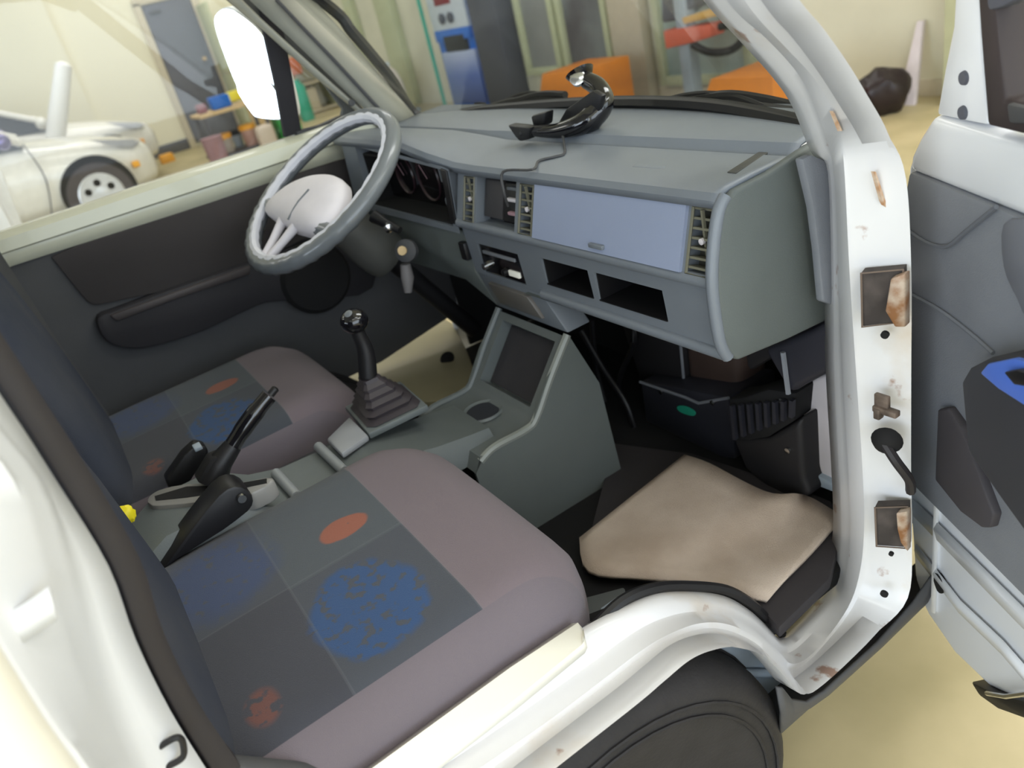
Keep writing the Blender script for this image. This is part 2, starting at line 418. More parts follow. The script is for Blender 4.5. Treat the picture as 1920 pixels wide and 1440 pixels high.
# pale round hose reel machine beside the cabinet
p0 = V((4.3, 8.62, 0))
t = thing('hose_reel', p0, 'pale grey round hose reel on the floor left of the blue cabinet', 'reel')
bm = bmesh.new(); add_tube(bm, [p0 + V((0, math.cos(a) * .25, .30 + math.sin(a) * .25)) for a in [k * math.pi / 12 for k in range(24)]], .055, 10, True)
finish(bm, 'hose_ring', mat('pale_hose', (225, 214, 206)), t)
lathe('drum', [(.02, -.1), (.18, -.1), (.18, .1), (.02, .1)], p0 + V((0, 0, .3)), (1, 0, 0), mat('grey_drum', (150, 150, 146)), t)
box('foot', p0 + V((0, 0, .02)), (.4, .5, .04), M['greyb'], t)
box('orange_end', p0 + V((0.02, .30, .42)), (.1, .12, .07), M['orange2'], t, bevel=.02)
box('top_cap', p0 + V((0, .1, .60)), (.14, .2, .09), M['poster'], t, bevel=.03)

# orange lift ramps ahead of the van
def ramp(px0, px1, ytop, ybot, x, label):
    a = at(px0, ybot, 'x', x); b = at(px1, ybot, 'x', x)
    y0, y1 = b.y, a.y
    z0 = 0.0; zt = at((px0 + px1) / 2, ytop, 'x', x).z
    t = thing('lift_ramp', ((x), (y0 + y1) / 2, 0), label, 'ramp', None)
    prism('ramp_wedge', [(x, y0, zt), (x, y1 - .12, zt), (x, y1, zt * .55), (x, y1, zt * .3), (x, y0, zt * .3)], (.5, 0, 0), M['orange2'], t, bevel=.01)
    box2('ramp_foot', (x + .05, y0 + .05, 0), (x + .45, y1 - .08, zt * .3), M['col'], t, bevel=.005)
    for s in (0.2, 0.8): box('side_plate', V((x - .012, y0 + (y1 - y0) * s, zt * .3)), (.02, .06, zt * .5), M['orange'], t)
    return t
ramp(1310, 1452, 146, 200, 3.6, 'light orange lift ramp on the floor ahead of the van, right of the phone holder')
ramp(1010, 1098, 136, 185, 3.9, 'orange lift ramp on the floor ahead of the van, left of the phone holder')
# orange and yellow hoist arm with black hose in front of the wide window
t = thing('hoist_arm', (4.4, 3.8, 0), 'orange and yellow hoist arm with a looped black hose before the wide window', 'hoist')
q = [at(x, y, 'x', 4.4) for x, y in ((1243, 58), (1330, 46), (1332, 70), (1300, 80), (1248, 92))]
prism('orange_arm', q, (.15, 0, 0), mat('orange_arm', (226, 110, 84), rough=.5), t, bevel=.01)
q = [at(x, y, 'x', 4.4) for x, y in ((1277, 34), (1340, 14), (1344, 30), (1282, 46))]
prism('yellow_arm', q, (.12, 0, 0), mat('yellow_arm', (220, 170, 80), rough=.5), t, bevel=.01)
tube('hose', cr([at(x, y, 'x', 4.42) for x, y in ((1300, 84), (1330, 98), (1370, 94), (1395, 70), (1388, 45), (1350, 50))], 6), .028, M['black'], t)
a = at(1290, 75, 'x', 4.47)
box2('post', (4.42, a.y - .05, 0), (4.52, a.y + .06, 1.6), M['greyb'], t, bevel=.01)
q = at(1250, 10, 'x', 4.4)
prism('dark_motor', [at(x, y, 'x', 4.45) for x, y in ((1238, -30), (1300, -30), (1300, 12), (1262, 40), (1240, 44))], (.2, 0, 0), M['col'], t, bevel=.02)

# black bag and leaning board by the front wall
c = at(1655, 150, 'x', 4.45); c.z = 0
bm = bmesh.new(); bmesh.ops.create_icosphere(bm, subdivisions=3, radius=.15)
for v in bm.verts:
    v.co.z = max(v.co.z, -.14) * .95; v.co *= 1 + .12 * math.sin(v.co.x * 40 + v.co.z * 22) * math.cos(v.co.y * 33); v.co += V((c.x, c.y, .13))
tag(finish(bm, 'rubbish_bag', mat('black_bag', (34, 24, 28), rough=.35)), 'crumpled black bag lying against the front wall beside the leaning board', 'bag')
a = at(1694, 178, 'x', 4.62); b = at(1722, 40, 'x', 4.80)
a.z = 0
prism('leaning_board', [a + V((0, .04, 0)), a - V((0, .07, 0)), b - V((0, .03, 0)), b + V((0, .01, 0))], (.03, 0, 0), mat('lilac_board', (222, 212, 216)), None, bevel=.002)
tag(bpy.data.objects['leaning_board'], 'narrow pale board leaning on the front wall next to the black bag', 'board')

# ---- work table and the things under and on it
def pt(px, py, y=9.6): return at(px, py, 'y', y)
t = thing('work_table', (2.5, 9.6, 0), 'small wooden topped work table in front of the grey door', 'table')
tl, tr = pt(368, 222), pt(470, 186)
zt = (tl.z + tr.z) / 2
box2('tabletop', (tl.x, 9.35, zt - .03), (2.88, 9.95, zt + .01), M['card'], t)
for x in (tl.x + .05, 2.84):
    for y in (9.4, 9.9): box2('leg', (x - .02, y - .02, 0), (x + .02, y + .02, zt - .03), M['base'], t)
box2('shelf_board', (tl.x, 9.37, .05), (2.88, 9.93, .09), M['base'], t)
zs = .09
def bucket(name, px, y, r, h, z, m, lid, label, cat='bucket'):
    x = at(px, 250, 'y', y).x
    t = thing(name, (x, y, z), label, cat)
    lathe('tub', [(r * .85, 0), (r, h), (r * .9, h), (.01, h)], (x, y, z), (0, 0, 1), m, t, seg=18)
    if lid: lathe('lid', [(r * 1.08, h), (r * 1.08, h + .06), (.01, h + .07)], (x, y, z), (0, 0, 1), lid, t, seg=18)
    return t
bucket('paint_bucket', 415, 9.55, .10, .17, zs, mat('clear_tub', (190, 180, 170)), M['amber'], 'small tub with a yellow lid under the table beside the mauve bin')
bucket('paint_bucket', 467, 9.52, .10, .20, zs, mat('clear_tub2', (200, 160, 150)), M['amber'], 'small tub with a yellow lid under the table, farthest right of the lidded tubs')
bucket('paint_bucket', 441, 9.80, .07, .15, zs, M['greyb'], M['blackm'], 'small grey tub with a black lid between the two yellow lidded tubs')
bucket('waste_bin', 392, 9.15, .13, .36, 0, M['pink'], None, 'mauve open bin on the floor at the left end of the work table', 'bin')
x = at(524, 250, 'y', 9.6).x + .1
tag(box('green_crate', (x, 9.5, .19), (.30, .3, .36), M['green'], None, bevel=.02), 'green crate on the floor at the right end of the work table', 'crate')
tag(box('white_sack', (at(490, 235, 'y', 9.2).x, 9.15, .16), (.22, .2, .32), mat('white_sack', (220, 205, 190)), None, bevel=.06, seg=4), 'small off white sack between the tubs and the green crate', 'sack')
t = thing('parts_box', (2.55, 9.6, zt + .01), 'blue box with a yellow end on top of the work table', 'box')
c = V((at(410, 188, 'y', 9.6).x, 9.6, zt + .09))
box('blue_case', c, (.24, .2, .15), M['blue2'], t, bevel=.015)
box('yellow_pack', c + V((.2, 0, .02)), (.2, .18, .12), M['yellow'], t, bevel=.03)
tag(box('maroon_tin', c + V((-.24, 0, -.02)), (.12, .12, .11), mat('maroon_tin', (150, 100, 110)), None, bevel=.02), 'small maroon tin on the table left of the blue box', 'tin')
y = 10.8
tag(box('amber_block', at(312, 295, 'y', 11.5) + V((0, 0, -.02)), (.20, .15, .14), M['amber'], None, bevel=.03), 'yellow orange wheel chock on the floor ahead of the white cars', 'chock')
# storage rack in the corner seen through the quarter window
rk = thing('storage_rack', (4.3, 12.1, 0), 'storage rack of cream and tan boxes seen through the small quarter window', 'rack')
def qx(px, py): return at(px, py, 'y', 11.9)
for z in (.02, .45, .9): box2('shelf_board', (3.2, 11.8, z), (4.75, 12.4, z + .03), M['beigep'], rk)
for x in (3.22, 4.73): box2('upright', (x - .02, 11.8, 0), (x + .02, 12.4, 1.9), M['greenish'], rk)
bx = [(3.40, .05, .3, .34, 'card', 'tan carton on the bottom board, left end'), (3.80, .05, .35, .3, 'card', 'wide tan carton on the bottom board, middle'),
      (3.45, .48, .34, .3, 'carw', 'cream carton on the middle board, left end'), (3.95, .48, .4, .36, 'card', 'large tan carton on the middle board'),
      (4.25, .05, .35, .34, 'beigep', 'beige carton on the bottom board, right of the wide tan one'), (3.6, .93, .4, .3, 'card', 'tan carton on the top board, left'), (4.1, .93, .3, .25, 'greenish', 'pale green carton on the top board')]
for x, z, w_, h_, m_, lb in bx:
    tag(box('carton', (x, 12.05, z + h_ / 2), (w_, .4, h_), M[m_], None, bevel=.006), lb + ' of the storage rack', 'carton', 'cartons on the storage rack')
tq = at(566, 185, 'y', 11.2)
tag(lathe('teal_canister', [(.09, 0), (.1, .02), (.1, .5), (.05, .56), (.05, .6)], (tq.x, 11.2, 0), (0, 0, 1), M['teal'], None), 'teal canister standing on the floor before the storage rack', 'canister')
tag(box('red_case', at(548, 125, 'y', 11.7) , (.22, .2, .25), mat('red_case', (206, 120, 90)), None, bevel=.02), 'reddish case hanging on the storage rack, top left', 'case')

# ---- parked white cars
def car(name, ox, y, label, flip=False, mirror_m=None):
    """hatchback pointing to +X, nose at ox, near flank at y"""
    t = thing(name, (ox - 1.8, y + .8, 0), label, 'car')
    st = [(0.0, .34, .58, .50), (-.05, .26, .66, .64), (-.22, .22, .72, .74), (-.55, .20, .82, .80), (-1.1, .20, .93, .82), (-1.5, .20, .97, .83),
          (-2.4, .20, .98, .84), (-3.3, .22, .99, .83), (-3.8, .28, .96, .78), (-3.95, .4, .85, .7)]
    rows = []
    for x, z0, z1, hw in st:
        r = []
        for k in range(20):
            a = 2 * math.pi * k / 20; ca, sa = math.cos(a), math.sin(a)
            yy = hw * math.copysign(abs(ca) ** .45, ca); zz = (z0 + z1) / 2 + (z1 - z0) / 2 * math.copysign(abs(sa) ** .5, sa)
            r.append(V((ox + x, y + .84 + yy, zz)))
        rows.append(r)
    bm = bmesh.new(); add_loft(bm, rows, closed=True, cap=True); finish(bm, 'car_body', M['carw'], t, angle=70)
    gh = [(-1.05, .90, .93, .70), (-1.75, .92, 1.36, .62), (-2.3, .92, 1.46, .60), (-3.1, .92, 1.42, .58), (-3.85, .92, .98, .60)]
    rows = []
    for x, z0, z1, hw in gh:
        rows.append([V((ox + x, y + .84 - hw - .06, z0)), V((ox + x, y + .84 - hw, z1 - .05)), V((ox + x, y + .84 - hw + .1, z1)), V((ox + x, y + .84 + hw - .1, z1)), V((ox + x, y + .84 + hw, z1 - .05)), V((ox + x, y + .84 + hw + .06, z0))])
    bm = bmesh.new(); add_loft(bm, rows, closed=True, cap=True); finish(bm, 'glass_cabin', M['carg'], t, angle=30)
    rows2 = [[p + V((0, 0, .012)) for p in r[1:5]] for r in rows[1:4]]
    bm = bmesh.new(); add_loft(bm, rows2); finish(bm, 'roof', M['carw'], t)
    tube('front_pillar', [rows[0][0] + V((0, -.0, .03)), rows[1][1] + V((0, -.01, 0))], .035, M['carw'], t)
    tube('front_pillar', [rows[0][5] + V((0, .0, .03)), rows[1][4] + V((0, .01, 0))], .035, M['carw'], t)
    for wx in (-.62, -3.1):
        lathe('wheel_arch', [(.01, 0), (.335, 0), (.335, .2), (.01, .2)], (ox + wx, y - .008, .34), (0, 1, 0), M['blackm'], t, 32)
        ty = lathe('tyre', [(.20, -.012), (.29, -.018), (.31, .02), (.31, .18), (.2, .2)], (ox + wx, y - .008, .31), (0, 1, 0), mat('car_tyre', (78, 72, 74), rough=.8), t, 40)
        rm = lathe('rim', [(.205, -.016), (.19, -.022), (.17, .0), (.05, -.02), (.01, -.022)], (ox + wx, y - .012, .31), (0, 1, 0), mat('car_rim', (214, 216, 220), rough=.3, metal=.3), t, 40)
        for k in range(6):
            a = math.radians(60 * k + 30); c = V((ox + wx + .12 * math.cos(a), y - .022, .31 + .12 * math.sin(a)))
            bm = bmesh.new(); add_lathe(bm, [(.01, -.006), (.034, -.006), (.034, .01), (.01, .01)], c, (0, 1, 0), 10); finish(bm, 'rim_opening', M['blackm'], rm)
    # headlamp lens wrapping the corner
    for yy, s in ((y + .02, 1), (y + 1.66, -1)):
        prism('headlamp', [(ox - .52, yy + .01 * s, .80), (ox - .14, yy + .14 * s, .69), (ox - .08, yy + .19 * s, .64), (ox - .18, yy + .06 * s, .63), (ox - .36, yy + .02 * s, .70)], (0, .05 * s, .0), M['lightlens'], t, bevel=.01)
        box('indicator', (ox - .22, yy + .075 * s - .03, .48), (.07, .04, .06), M['amber'], t, bevel=.01)
    for yy, s in ((y, -1), (y + 1.68, 1)):
        m_ = mirror_m or M['carw']
        bm = bmesh.new(); bmesh.ops.create_icosphere(bm, subdivisions=2, radius=1)
        for v in bm.verts: v.co = V((v.co.x * .07, v.co.y * .11, v.co.z * .075)) + V((ox - 1.18, yy + .08 * s, .98))
        finish(bm, 'door_mirror', m_, t)
    tube('door_seam', cr([(ox - 1.04, y - .003, .92), (ox - 1.0, y - .006, .6), (ox - 1.1, y - .003, .25)], 6), .006, M['base'], t, seg=6)
    box('door_handle', (ox - 1.75, y - .005, .74), (.18, .02, .03), M['carw'], t, bevel=.008)
    return t
car('white_car', 1.15, 7.30, 'nearer white hatchback with its front wheel showing beyond the far van door', mirror_m=mat('violet_mirror', (120, 110, 160), rough=.1, metal=.6))
car('white_car', 1.60, 9.85, 'farther white car parked behind the nearer white hatchback')
a = at(120, 116, 'y', 9.45); b_p = at(106, 240, 'y', 9.45); b_p = a + (b_p - a) * (a.z / max(.1, a.z - b_p.z)) / 3
tag(tube('white_post', [a + (b_p - a) * k for k in (3.0, 2.0, 1.0, .06, 0)], [.10, .10, .10, .085, .03], mat('white_plastic', (250, 250, 250)), None, seg=16), 'tall white padded post standing between the two white cars', 'post')
t = thing('white_stand', (-.25, 5.0, 0), 'white framed stand with dark panel beyond the far van door at the left edge', 'stand')
q = [at(x, y, 'y', 5.0) for x, y in ((-60, 330), (2, 318), (42, 420), (44, 470), (-60, 500))]
prism('frame', q, (0, .05, 0), mat('white_frame', (245, 248, 255)), t, bevel=.01)
q = [at(x, y, 'y', 4.98) for x, y in ((-60, 400), (-2, 395), (14, 425), (-60, 455))]
prism('dark_panel', q, (0, .02, 0), M['carg'], t, bevel=.004)
box2('foot', (-.6, 4.9, 0), (-.2, 5.15, .9), M['white'], t, bevel=.01)

# =================================================================== THE VAN
van = thing('van', (0.2, 0, 0), 'white cab-over van with its front passenger door open, seen from the kerb side', 'van')

# ---- near side frame (sill, wheel arch and front pillar) : rows of stations
inner = [(560, 1530), (700, 1440), (960, 1265), (1090, 1182), (1168, 1140), (1231, 1115), (1293, 1111), (1356, 1119), (1402, 1144), (1439, 1177), (1464, 1198), (1502, 1169), (1564, 1102), (1577, 1048), (1581, 986), (1577, 882), (1568, 700), (1567, 513), (1561, 327), (1540, 285), (1507, 200), (1469, 143), (1411, 77), (1342, 0)]
grv1 = [(585, 1585), (722, 1490), (978, 1312), (1108, 1222), (1182, 1170), (1240, 1143), (1298, 1134), (1360, 1140), (1409, 1164), (1447, 1197), (1474, 1215), (1513, 1187), (1574, 1117), (1591, 1055), (1596, 986), (1592, 882), (1583, 700), (1578, 513), (1571, 327), (1556, 266), (1530, 192), (1496, 122), (1437, 52), (1375, 0)]
mid = [(610, 1640), (745, 1545), (1000, 1372), (1130, 1275), (1200, 1222), (1250, 1192), (1310, 1170), (1365, 1172), (1420, 1198), (1460, 1232), (1492, 1245), (1535, 1215), (1590, 1140), (1613, 1070), (1621, 986), (1618, 882), (1606, 700), (1594, 513), (1585, 327), (1577, 239), (1560, 180), (1530, 128), (1473, 68), (1411, 0)]
outer = [(700, 1710), (830, 1605), (1039, 1440), (1193, 1319), (1245, 1275), (1293, 1236), (1335, 1218), (1377, 1213), (1427, 1227), (1460, 1257), (1500, 1300), (1543, 1282), (1640, 1190), (1700, 1120), (1708, 1007), (1706, 882), (1706, 700), (1706, 513), (1696, 335), (1664, 250), (1625, 181), (1588, 120), (1542, 55), (1496, 0)]
def rowpts(px, y, n=4):
    P = [at(x, yy, 'y', y) for x, yy in px]
    up = V((-.16, .018, .235))
    P += [P[-1] + up * k for k in (.22, .55, 1.1, 2.05)]
    return P
R0, R1, R2, R3 = rowpts(inner, -.595), rowpts(grv1, -.618), rowpts(mid, -.648), rowpts(outer, -.70)
R3b = [p + V((0, .03, -.004)) for p in R3]
R1b = [a.lerp(b, .35) + V((0, .006, -.006)) for a, b in zip(R1, R2)]
R2b = [a.lerp(b, .2) + V((-.0, .008, -.008)) for a, b in zip(R2, R3)]
R0b = [a.lerp(b, .3) + V((-.003, -.004, .004)) for a, b in zip(R0, R1)]
R0a = [p + V((.004, .03, -.03)) if i < 12 else p + V((.02, .03, -.004)) for i, p in enumerate(R0)]
ROWS = [R0a, R0, R0b, R1, R1b, R2, R2b, R3, R3b]
def part_rows(i0, i1): return [cr(r, 5)[i0 * 5:i1 * 5 + 1] for r in ROWS]
pil = sheet('door_opening_frame', part_rows(0, 27), M['white_rust'], van, thick=.003, angle=60, label='white pressed door frame with sill, wheel arch edge and rust runs')
# cream ledge on the sill
lp = [at(x, y, 'y', -.60) for x, y in ((640, 1492), (700, 1452), (960, 1262), (1085, 1178), (1094, 1190))]
lo = [at(x, y, 'y', -.625) for x, y in ((668, 1556), (745, 1490), (965, 1320), (1092, 1216), (1097, 1205))]
sheet('sill_ledge', [[p + V((0, .02, -.01)) for p in lp], [p + V((0, .0, .006)) for p in lp], [p + V((0, 0, .006)) for p in lo], [p + V((0, -.002, -.004)) for p in lo]], M['cream_b'], van, thick=.004, angle=50)
# black weatherstrip along the sill and arch
wp_ = cr([at(x, y, 'y', -.59) for x, y in ((1085, 1192), (1110, 1180), (1165, 1128), (1225, 1103), (1293, 1099), (1360, 1106), (1408, 1132), (1444, 1166), (1466, 1188))], 6)
tube('weatherstrip', wp_, .007, M['black'], van, seg=8)
# hinge openings in the pillar with rusty brackets
def onp(x, y): return at(x, y, 'y', -.662 - .040 * (x - 1612) / 88) + V((-.004, -.005, 0))
def opening(pts, brk):
    P = [onp(*p) for p in pts]
    h = prism('hinge_opening', P, (.012, .004, 0), mat('dark_hole', (84, 76, 72), rough=.9, noise=.5, nscale=30), pil, bevel=0)
    bm = bmesh.new(); add_tube(bm, [p + V((-.002, -.001, 0)) for p in P], .0014, 6, True); finish(bm, 'opening_edge', mat('edge_brown', (120, 104, 92), rough=.8), pil)
    q = [onp(*p) + V((-.012, -.004, 0)) for p in brk]
    prism('hinge_bracket', q, (.012, .002, 0), M['steel'], pil, bevel=.002)
opening([(1612, 507), (1690, 500), (1692, 597), (1614, 607)], [(1672, 510), (1700, 500), (1700, 600), (1680, 600), (1662, 570)])
opening([(1638, 944), (1698, 942), (1700, 1020), (1641, 1016)], [(1682, 945), (1703, 942), (1703, 1018), (1690, 1000), (1684, 975)])
for x, y, r in ((1656, 623, .0045), (1655, 1107, .005), (1668, 1032, .003)):
    lathe('bolt_hole', [(.0005, -.002), (r, -.002), (r, .002)], onp(x, y) + V((0, 0, 0)), (-1, -.3, 0), M['blackm'], pil, seg=12)
for pts, yy in ((((1585, 185), (1588, 186), (1604, 212), (1618, 238), (1614, 239), (1598, 212)), -.670), (((1648, 322), (1651, 323), (1668, 375), (1691, 425), (1688, 426), (1663, 377)), -.687), (((1570, 208), (1573, 212), (1588, 246), (1585, 246)), -.660)):
    prism('rust_streak', [at(x, y, 'y', yy) + V((.0, .005, 0)) for x, y in pts], (0, .004, 0), mat('rust_streak', (224, 204, 182), rough=.9, noise=.5, nscale=90, c2=(196, 146, 104)), pil, bevel=0)
# wiring gaiter and door check strap
lathe('gaiter_ring', [(.006, 0), (.014, .0), (.018, .006), (.014, .014), (.005, .018)], onp(1662, 815), (-1, -.4, 0), M['blackm'], pil, seg=18)
tube('wiring_gaiter', cr([onp(1662, 815) + V((-.012, -.003, 0)), onp(1682, 840) + V((-.02, -.01, 0)), onp(1696, 880) + V((-.01, -.01, 0)), onp(1704, 915)], 5), .006, M['seal'], pil, seg=8)
bm = bmesh.new()
add_box(bm, onp(1655, 750) + V((-.004, 0, 0)), (.006, .018, .026)); add_box(bm, onp(1668, 758) + V((-.01, 0, 0)), (.01, .03, .008)); add_box(bm, onp(1650, 765) + V((-.006, 0, 0)), (.01, .008, .014))
finish(bm, 'door_check_strap', mat('strap_dark', (120, 104, 92), rough=.6, noise=.6, nscale=60), pil, bevel=.0015)
# rocker skirt below
sk_t = [at(x, y, 'y', -.69) for x, y in ((1455, 1288), (1468, 1290), (1485, 1312), (1512, 1316), (1545, 1296), (1645, 1205), (1712, 1130), (1740, 1090), (1760, 1060))]
sk_b = [at(x, y, 'y', -.665) for x, y in ((1462, 1374), (1470, 1366), (1483, 1355), (1515, 1328), (1550, 1300), (1650, 1212), (1727, 1142), (1765, 1105), (1790, 1075))]
for k in range(3): sk_b[k].z = sk_b[3].z + .0; 
rows = [sk_t, [a.lerp(b, .5) + V((0, -.004, 0)) for a, b in zip(sk_t, sk_b)], [V((b.x, b.y, .295)) for b in sk_b], [V((b.x, b.y + .06, .29)) for b in sk_b]]
sheet('rocker_skirt', rows, M['trim'], van, thick=.004, label='dark rubber skirt under the door opening')
# inside of the wheel housing seen under the arch
q = [at(x, y, 'y', -.612) for x, y in ((1262, 1262), (1300, 1228), (1380, 1204), (1430, 1217), (1466, 1258), (1486, 1296), (1440, 1345), (1350, 1330))]
prism('inner_sill', q, (0, .01, 0), M['greyb'], van, bevel=.001, label='pale blue grey inner sill behind the wheel arch')
tube('sill_bead', [at(1340, 1282, 'y', -.618), at(1400, 1262, 'y', -.618), at(1462, 1262, 'y', -.618)], .006, M['greyb'], van)
bm = bmesh.new()
add_loft(bm, [[V((.255 + .29 * math.cos(a), yy, .27 + .29 * math.sin(a))) for a in [math.pi * k / 16 for k in range(17)]] for yy in (-.60, -.535)])
fi = finish(bm, 'wheel_housing', M['blackm'], van); fi.modifiers.new('t', 'SOLIDIFY').thickness = .004
# front wheels
def wheel(cx, y, s, name='wheel'):
    w_ = bpy.data.objects.new(name, None); COL.objects.link(w_); w_.parent = van; WL[w_] = V((cx, y, .275)); w_.location = WL[w_] - WL[van]
    prof = [(.16, .0), (.20, -.008), (.245, -.010), (.262, .0), (.272, .014), (.275, .03), (.275, .095), (.272, .108), (.25, .12), (.16, .12)]
    lathe('tyre', prof, (cx, y, .275), (0, s, 0), M['rubber'], w_, 56)
    lathe('wheel_rim', [(.165, .01), (.155, .0), (.14, .03), (.06, .02), (.01, .018)], (cx, y, .275), (0, s, 0), M['greyb'], w_, 32)
    bm = bmesh.new()
    for r, h in ((.22, -.0105), (.238, -.0115), (.277, .05), (.277, .072), (.277, .095)):
        add_tube(bm, [V((cx + r * math.cos(a), y + s * h, .275 + r * math.sin(a))) for a in [2 * math.pi * k / 48 for k in range(48)]], .0022, 5, True)
    finish(bm, 'tread_rib', M['rubber'], w_)
wheel(.25, -.665, 1); wheel(.25, .665, -1); wheel(-1.60, -.68, 1); wheel(-1.60, .68, -1)

# ---- rear door pillar near side
ys = [725, 900, 1061, 1200, 1330, 1440, 1560, 1680]
def prow(xs, y, dz=0):
    P = [at(x, yy, 'y', y) for x, yy in zip(xs, ys)]
    top = P[0]; P = [V((top.x - .03, y + .02, 1.62)), V((top.x - .012, y + .006, 1.35))] + P
    return P
B_seal_in = prow([50, 168, 259, 300, 368, 450, 540, 640], -.572)
B_seal = prow([0, 112, 210, 262, 326, 394, 470, 560], -.597)
B_w1 = prow([-14, 100, 200, 252, 316, 384, 460, 550], -.603)
B_r1 = prow([-62, 75, 132, 166, 208, 256, 320, 400], -.628)
B_r1b = prow([-74, 60, 116, 152, 196, 244, 308, 390], -.641)
B_r2 = prow([-110, 35, 88, 128, 174, 222, 285, 370], -.650)
B_r2b = prow([-125, 20, 72, 116, 162, 210, 273, 358], -.663)
B_o = prow([-300, -190, -88, 3, 84, 161, 240, 320], -.700)
B_o2 = prow([-330, -222, -118, -24, 60, 138, 218, 300], -.704)
sheet('seal_strip', [cr(B_seal_in, 4), cr([a.lerp(b, .5) + V((.008, 0, 0)) for a, b in zip(B_seal_in, B_seal)], 4), cr(B_seal, 4)], M['seal'], van, thick=.006, label='dark door seal along the rear pillar')
bp = sheet('rear_pillar', [cr(r, 4) for r in (B_w1, [a.lerp(b, .5) + V((-.004, 0, 0)) for a, b in zip(B_w1, B_r1)], B_r1, B_r1b, B_r2, B_r2b, [a.lerp(b, .5) + V((-.003, .003, 0)) for a, b in zip(B_r2b, B_o)], B_o, B_o2)], M['white'], van, thick=.003, angle=45)
# pressed fold on the pillar flank
f0 = [at(x, y, 'y', -.680) + V((0, -.0005, 0)) for x, y in ((-40, 1170), (5, 1152), (50, 1128), (92, 1098))]
f1 = [at(x, y, 'y', -.686) + V((0, -.0005, 0)) for x, y in ((-30, 1235), (25, 1215), (60, 1190), (108, 1160))]
sheet('pressed_fold', [f0, [a.lerp(b, .5) + V((0, -.004, 0)) for a, b in zip(f0, f1)], f1], M['white'], van, thick=.002, sm=3)
# striker
s0 = at(262, 1392, 'y', -.606)
def sp(x, y, d=0): return at(x, y, 'y', -.612 - d)
prism('striker_plate', [sp(252, 1376), (sp(262, 1374)), sp(292, 1436), sp(275, 1444)], (0, .006, 0), M['chrome'], bp, bevel=.001)
tube('door_striker', cr([sp(296, 1403), sp(312, 1392, .004), sp(330, 1383, .006), sp(341, 1388, .006), sp(345, 1412, .006), sp(338, 1424, .006), sp(318, 1435, .004), sp(300, 1440)], 5), .0027, M['black'], bp, seg=8, label='black door striker loop')
# sliding door flank behind the pillar and the rest of the body shell
rz_ = [.34, .40, .70, .98, 1.02]
def flank(s):
    rows = []
    for z, yy in ((.30, .67), (.40, .70), (.70, .715), (.98, .705), (1.03, .69)):
        rows.append([V((x, s * yy, z)) for x in (-.16, -.5, -1.27)])
    o = sheet('side_panel', rows, M['white'], van, thick=.006)
    rows = [[V((x, s * yy, z)) for x in (-1.93, -2.25)] for z, yy in ((.30, .67), (.40, .70), (.70, .715), (.98, .705), (1.03, .69))]
    sheet('rear_quarter_panel', rows, M['white'], van, thick=.006)
    rows = [[V((x, s * yy, z)) for x in (-1.27, -1.5, -1.7, -1.93)] for z, yy in ((.62, .71), (.70, .715), (.98, .705), (1.03, .69))]
    sheet('rear_wheel_panel', rows, M['white'], van, thick=.006)
    for x0, x1 in ((-.20, -1.15), (-1.25, -2.15)):
        rows = [[V((x, s * (.69 if z < 1.2 else .63), z)) for x in (x0, x1)] for z in (1.04, 1.50)]
        sheet('rear_side_glass', rows, M['qglass'], van, thick=.004)
    bm = bmesh.new()
    for x in (-.17, -1.2, -2.19): add_prism(bm, [(x - .05, s * .69, 1.02), (x + .04, s * .69, 1.02), (x + .04, s * .625, 1.54), (x - .05, s * .625, 1.54)], (0, -s * .03, 0))
    finish(bm, 'window_post', M['white'], van)
flank(-1); flank(1)
fr_ = cr(B_o, 4)[6:]
sheet('rear_side_door', [[p + V((-.002, -.004, 0)) for p in fr_], [p + V((-.02, -.012, 0)) for p in fr_], [V((-.30, -.722, p.z)) for p in fr_]], M['cream_b'], van, thick=.003, label='cream white rear side door skin')
rows = []
for x, z, hw in ((.36, 1.60, .50), (.28, 1.655, .53), (-.1, 1.70, .55), (-1.2, 1.72, .56), (-2.1, 1.70, .55), (-2.25, 1.62, .53)):
    rows.append([V((x, y, zz)) for y, zz in ((-hw - .07, z - .14), (-hw - .05, z - .06), (-hw, z - .015), (-hw * .5, z), (hw * .5, z), (hw, z - .015), (hw + .05, z - .06), (hw + .07, z - .14))])
sheet('roof', rows, M['white'], van, thick=.025)
rows = [[V((x, y, z)) for y in (-.66, -.3, .3, .66)] for x, z in ((-2.26, .35), (-2.28, .9), (-2.26, 1.05))]
sheet('tailgate', rows, M['white'], van, thick=.02)
# front panel and bumper (hidden ahead of the windscreen)
rows = [[V((x + dx, y * .92, z - .16 * abs(y / .69) ** 3)) for y, dx in ((-.69, -.14), (-.6, -.03), (-.3, .03), (0, .04), (.3, .03), (.6, -.03), (.69, -.14))] for x, z in ((.93, .985), (1.02, .95), (1.12, .80), (1.16, .55), (1.14, .32))]
sheet('front_panel', rows, M['white'], van, thick=.008)
for s in (-1, 1):
    rows = [[V((x, s * yy, z)) for x, yy in ((.80, yy), (.88, yy - .02), (.98, yy - .07))] for z, yy in ((.32, .695), (.7, .695), (.90, .68))]
    sheet('front_corner_panel', rows, M['white'], van, thick=.006)
box2('front_bumper', (1.12, -.66, .26), (1.24, .66, .42), M['trim2'], van, bevel=.03)

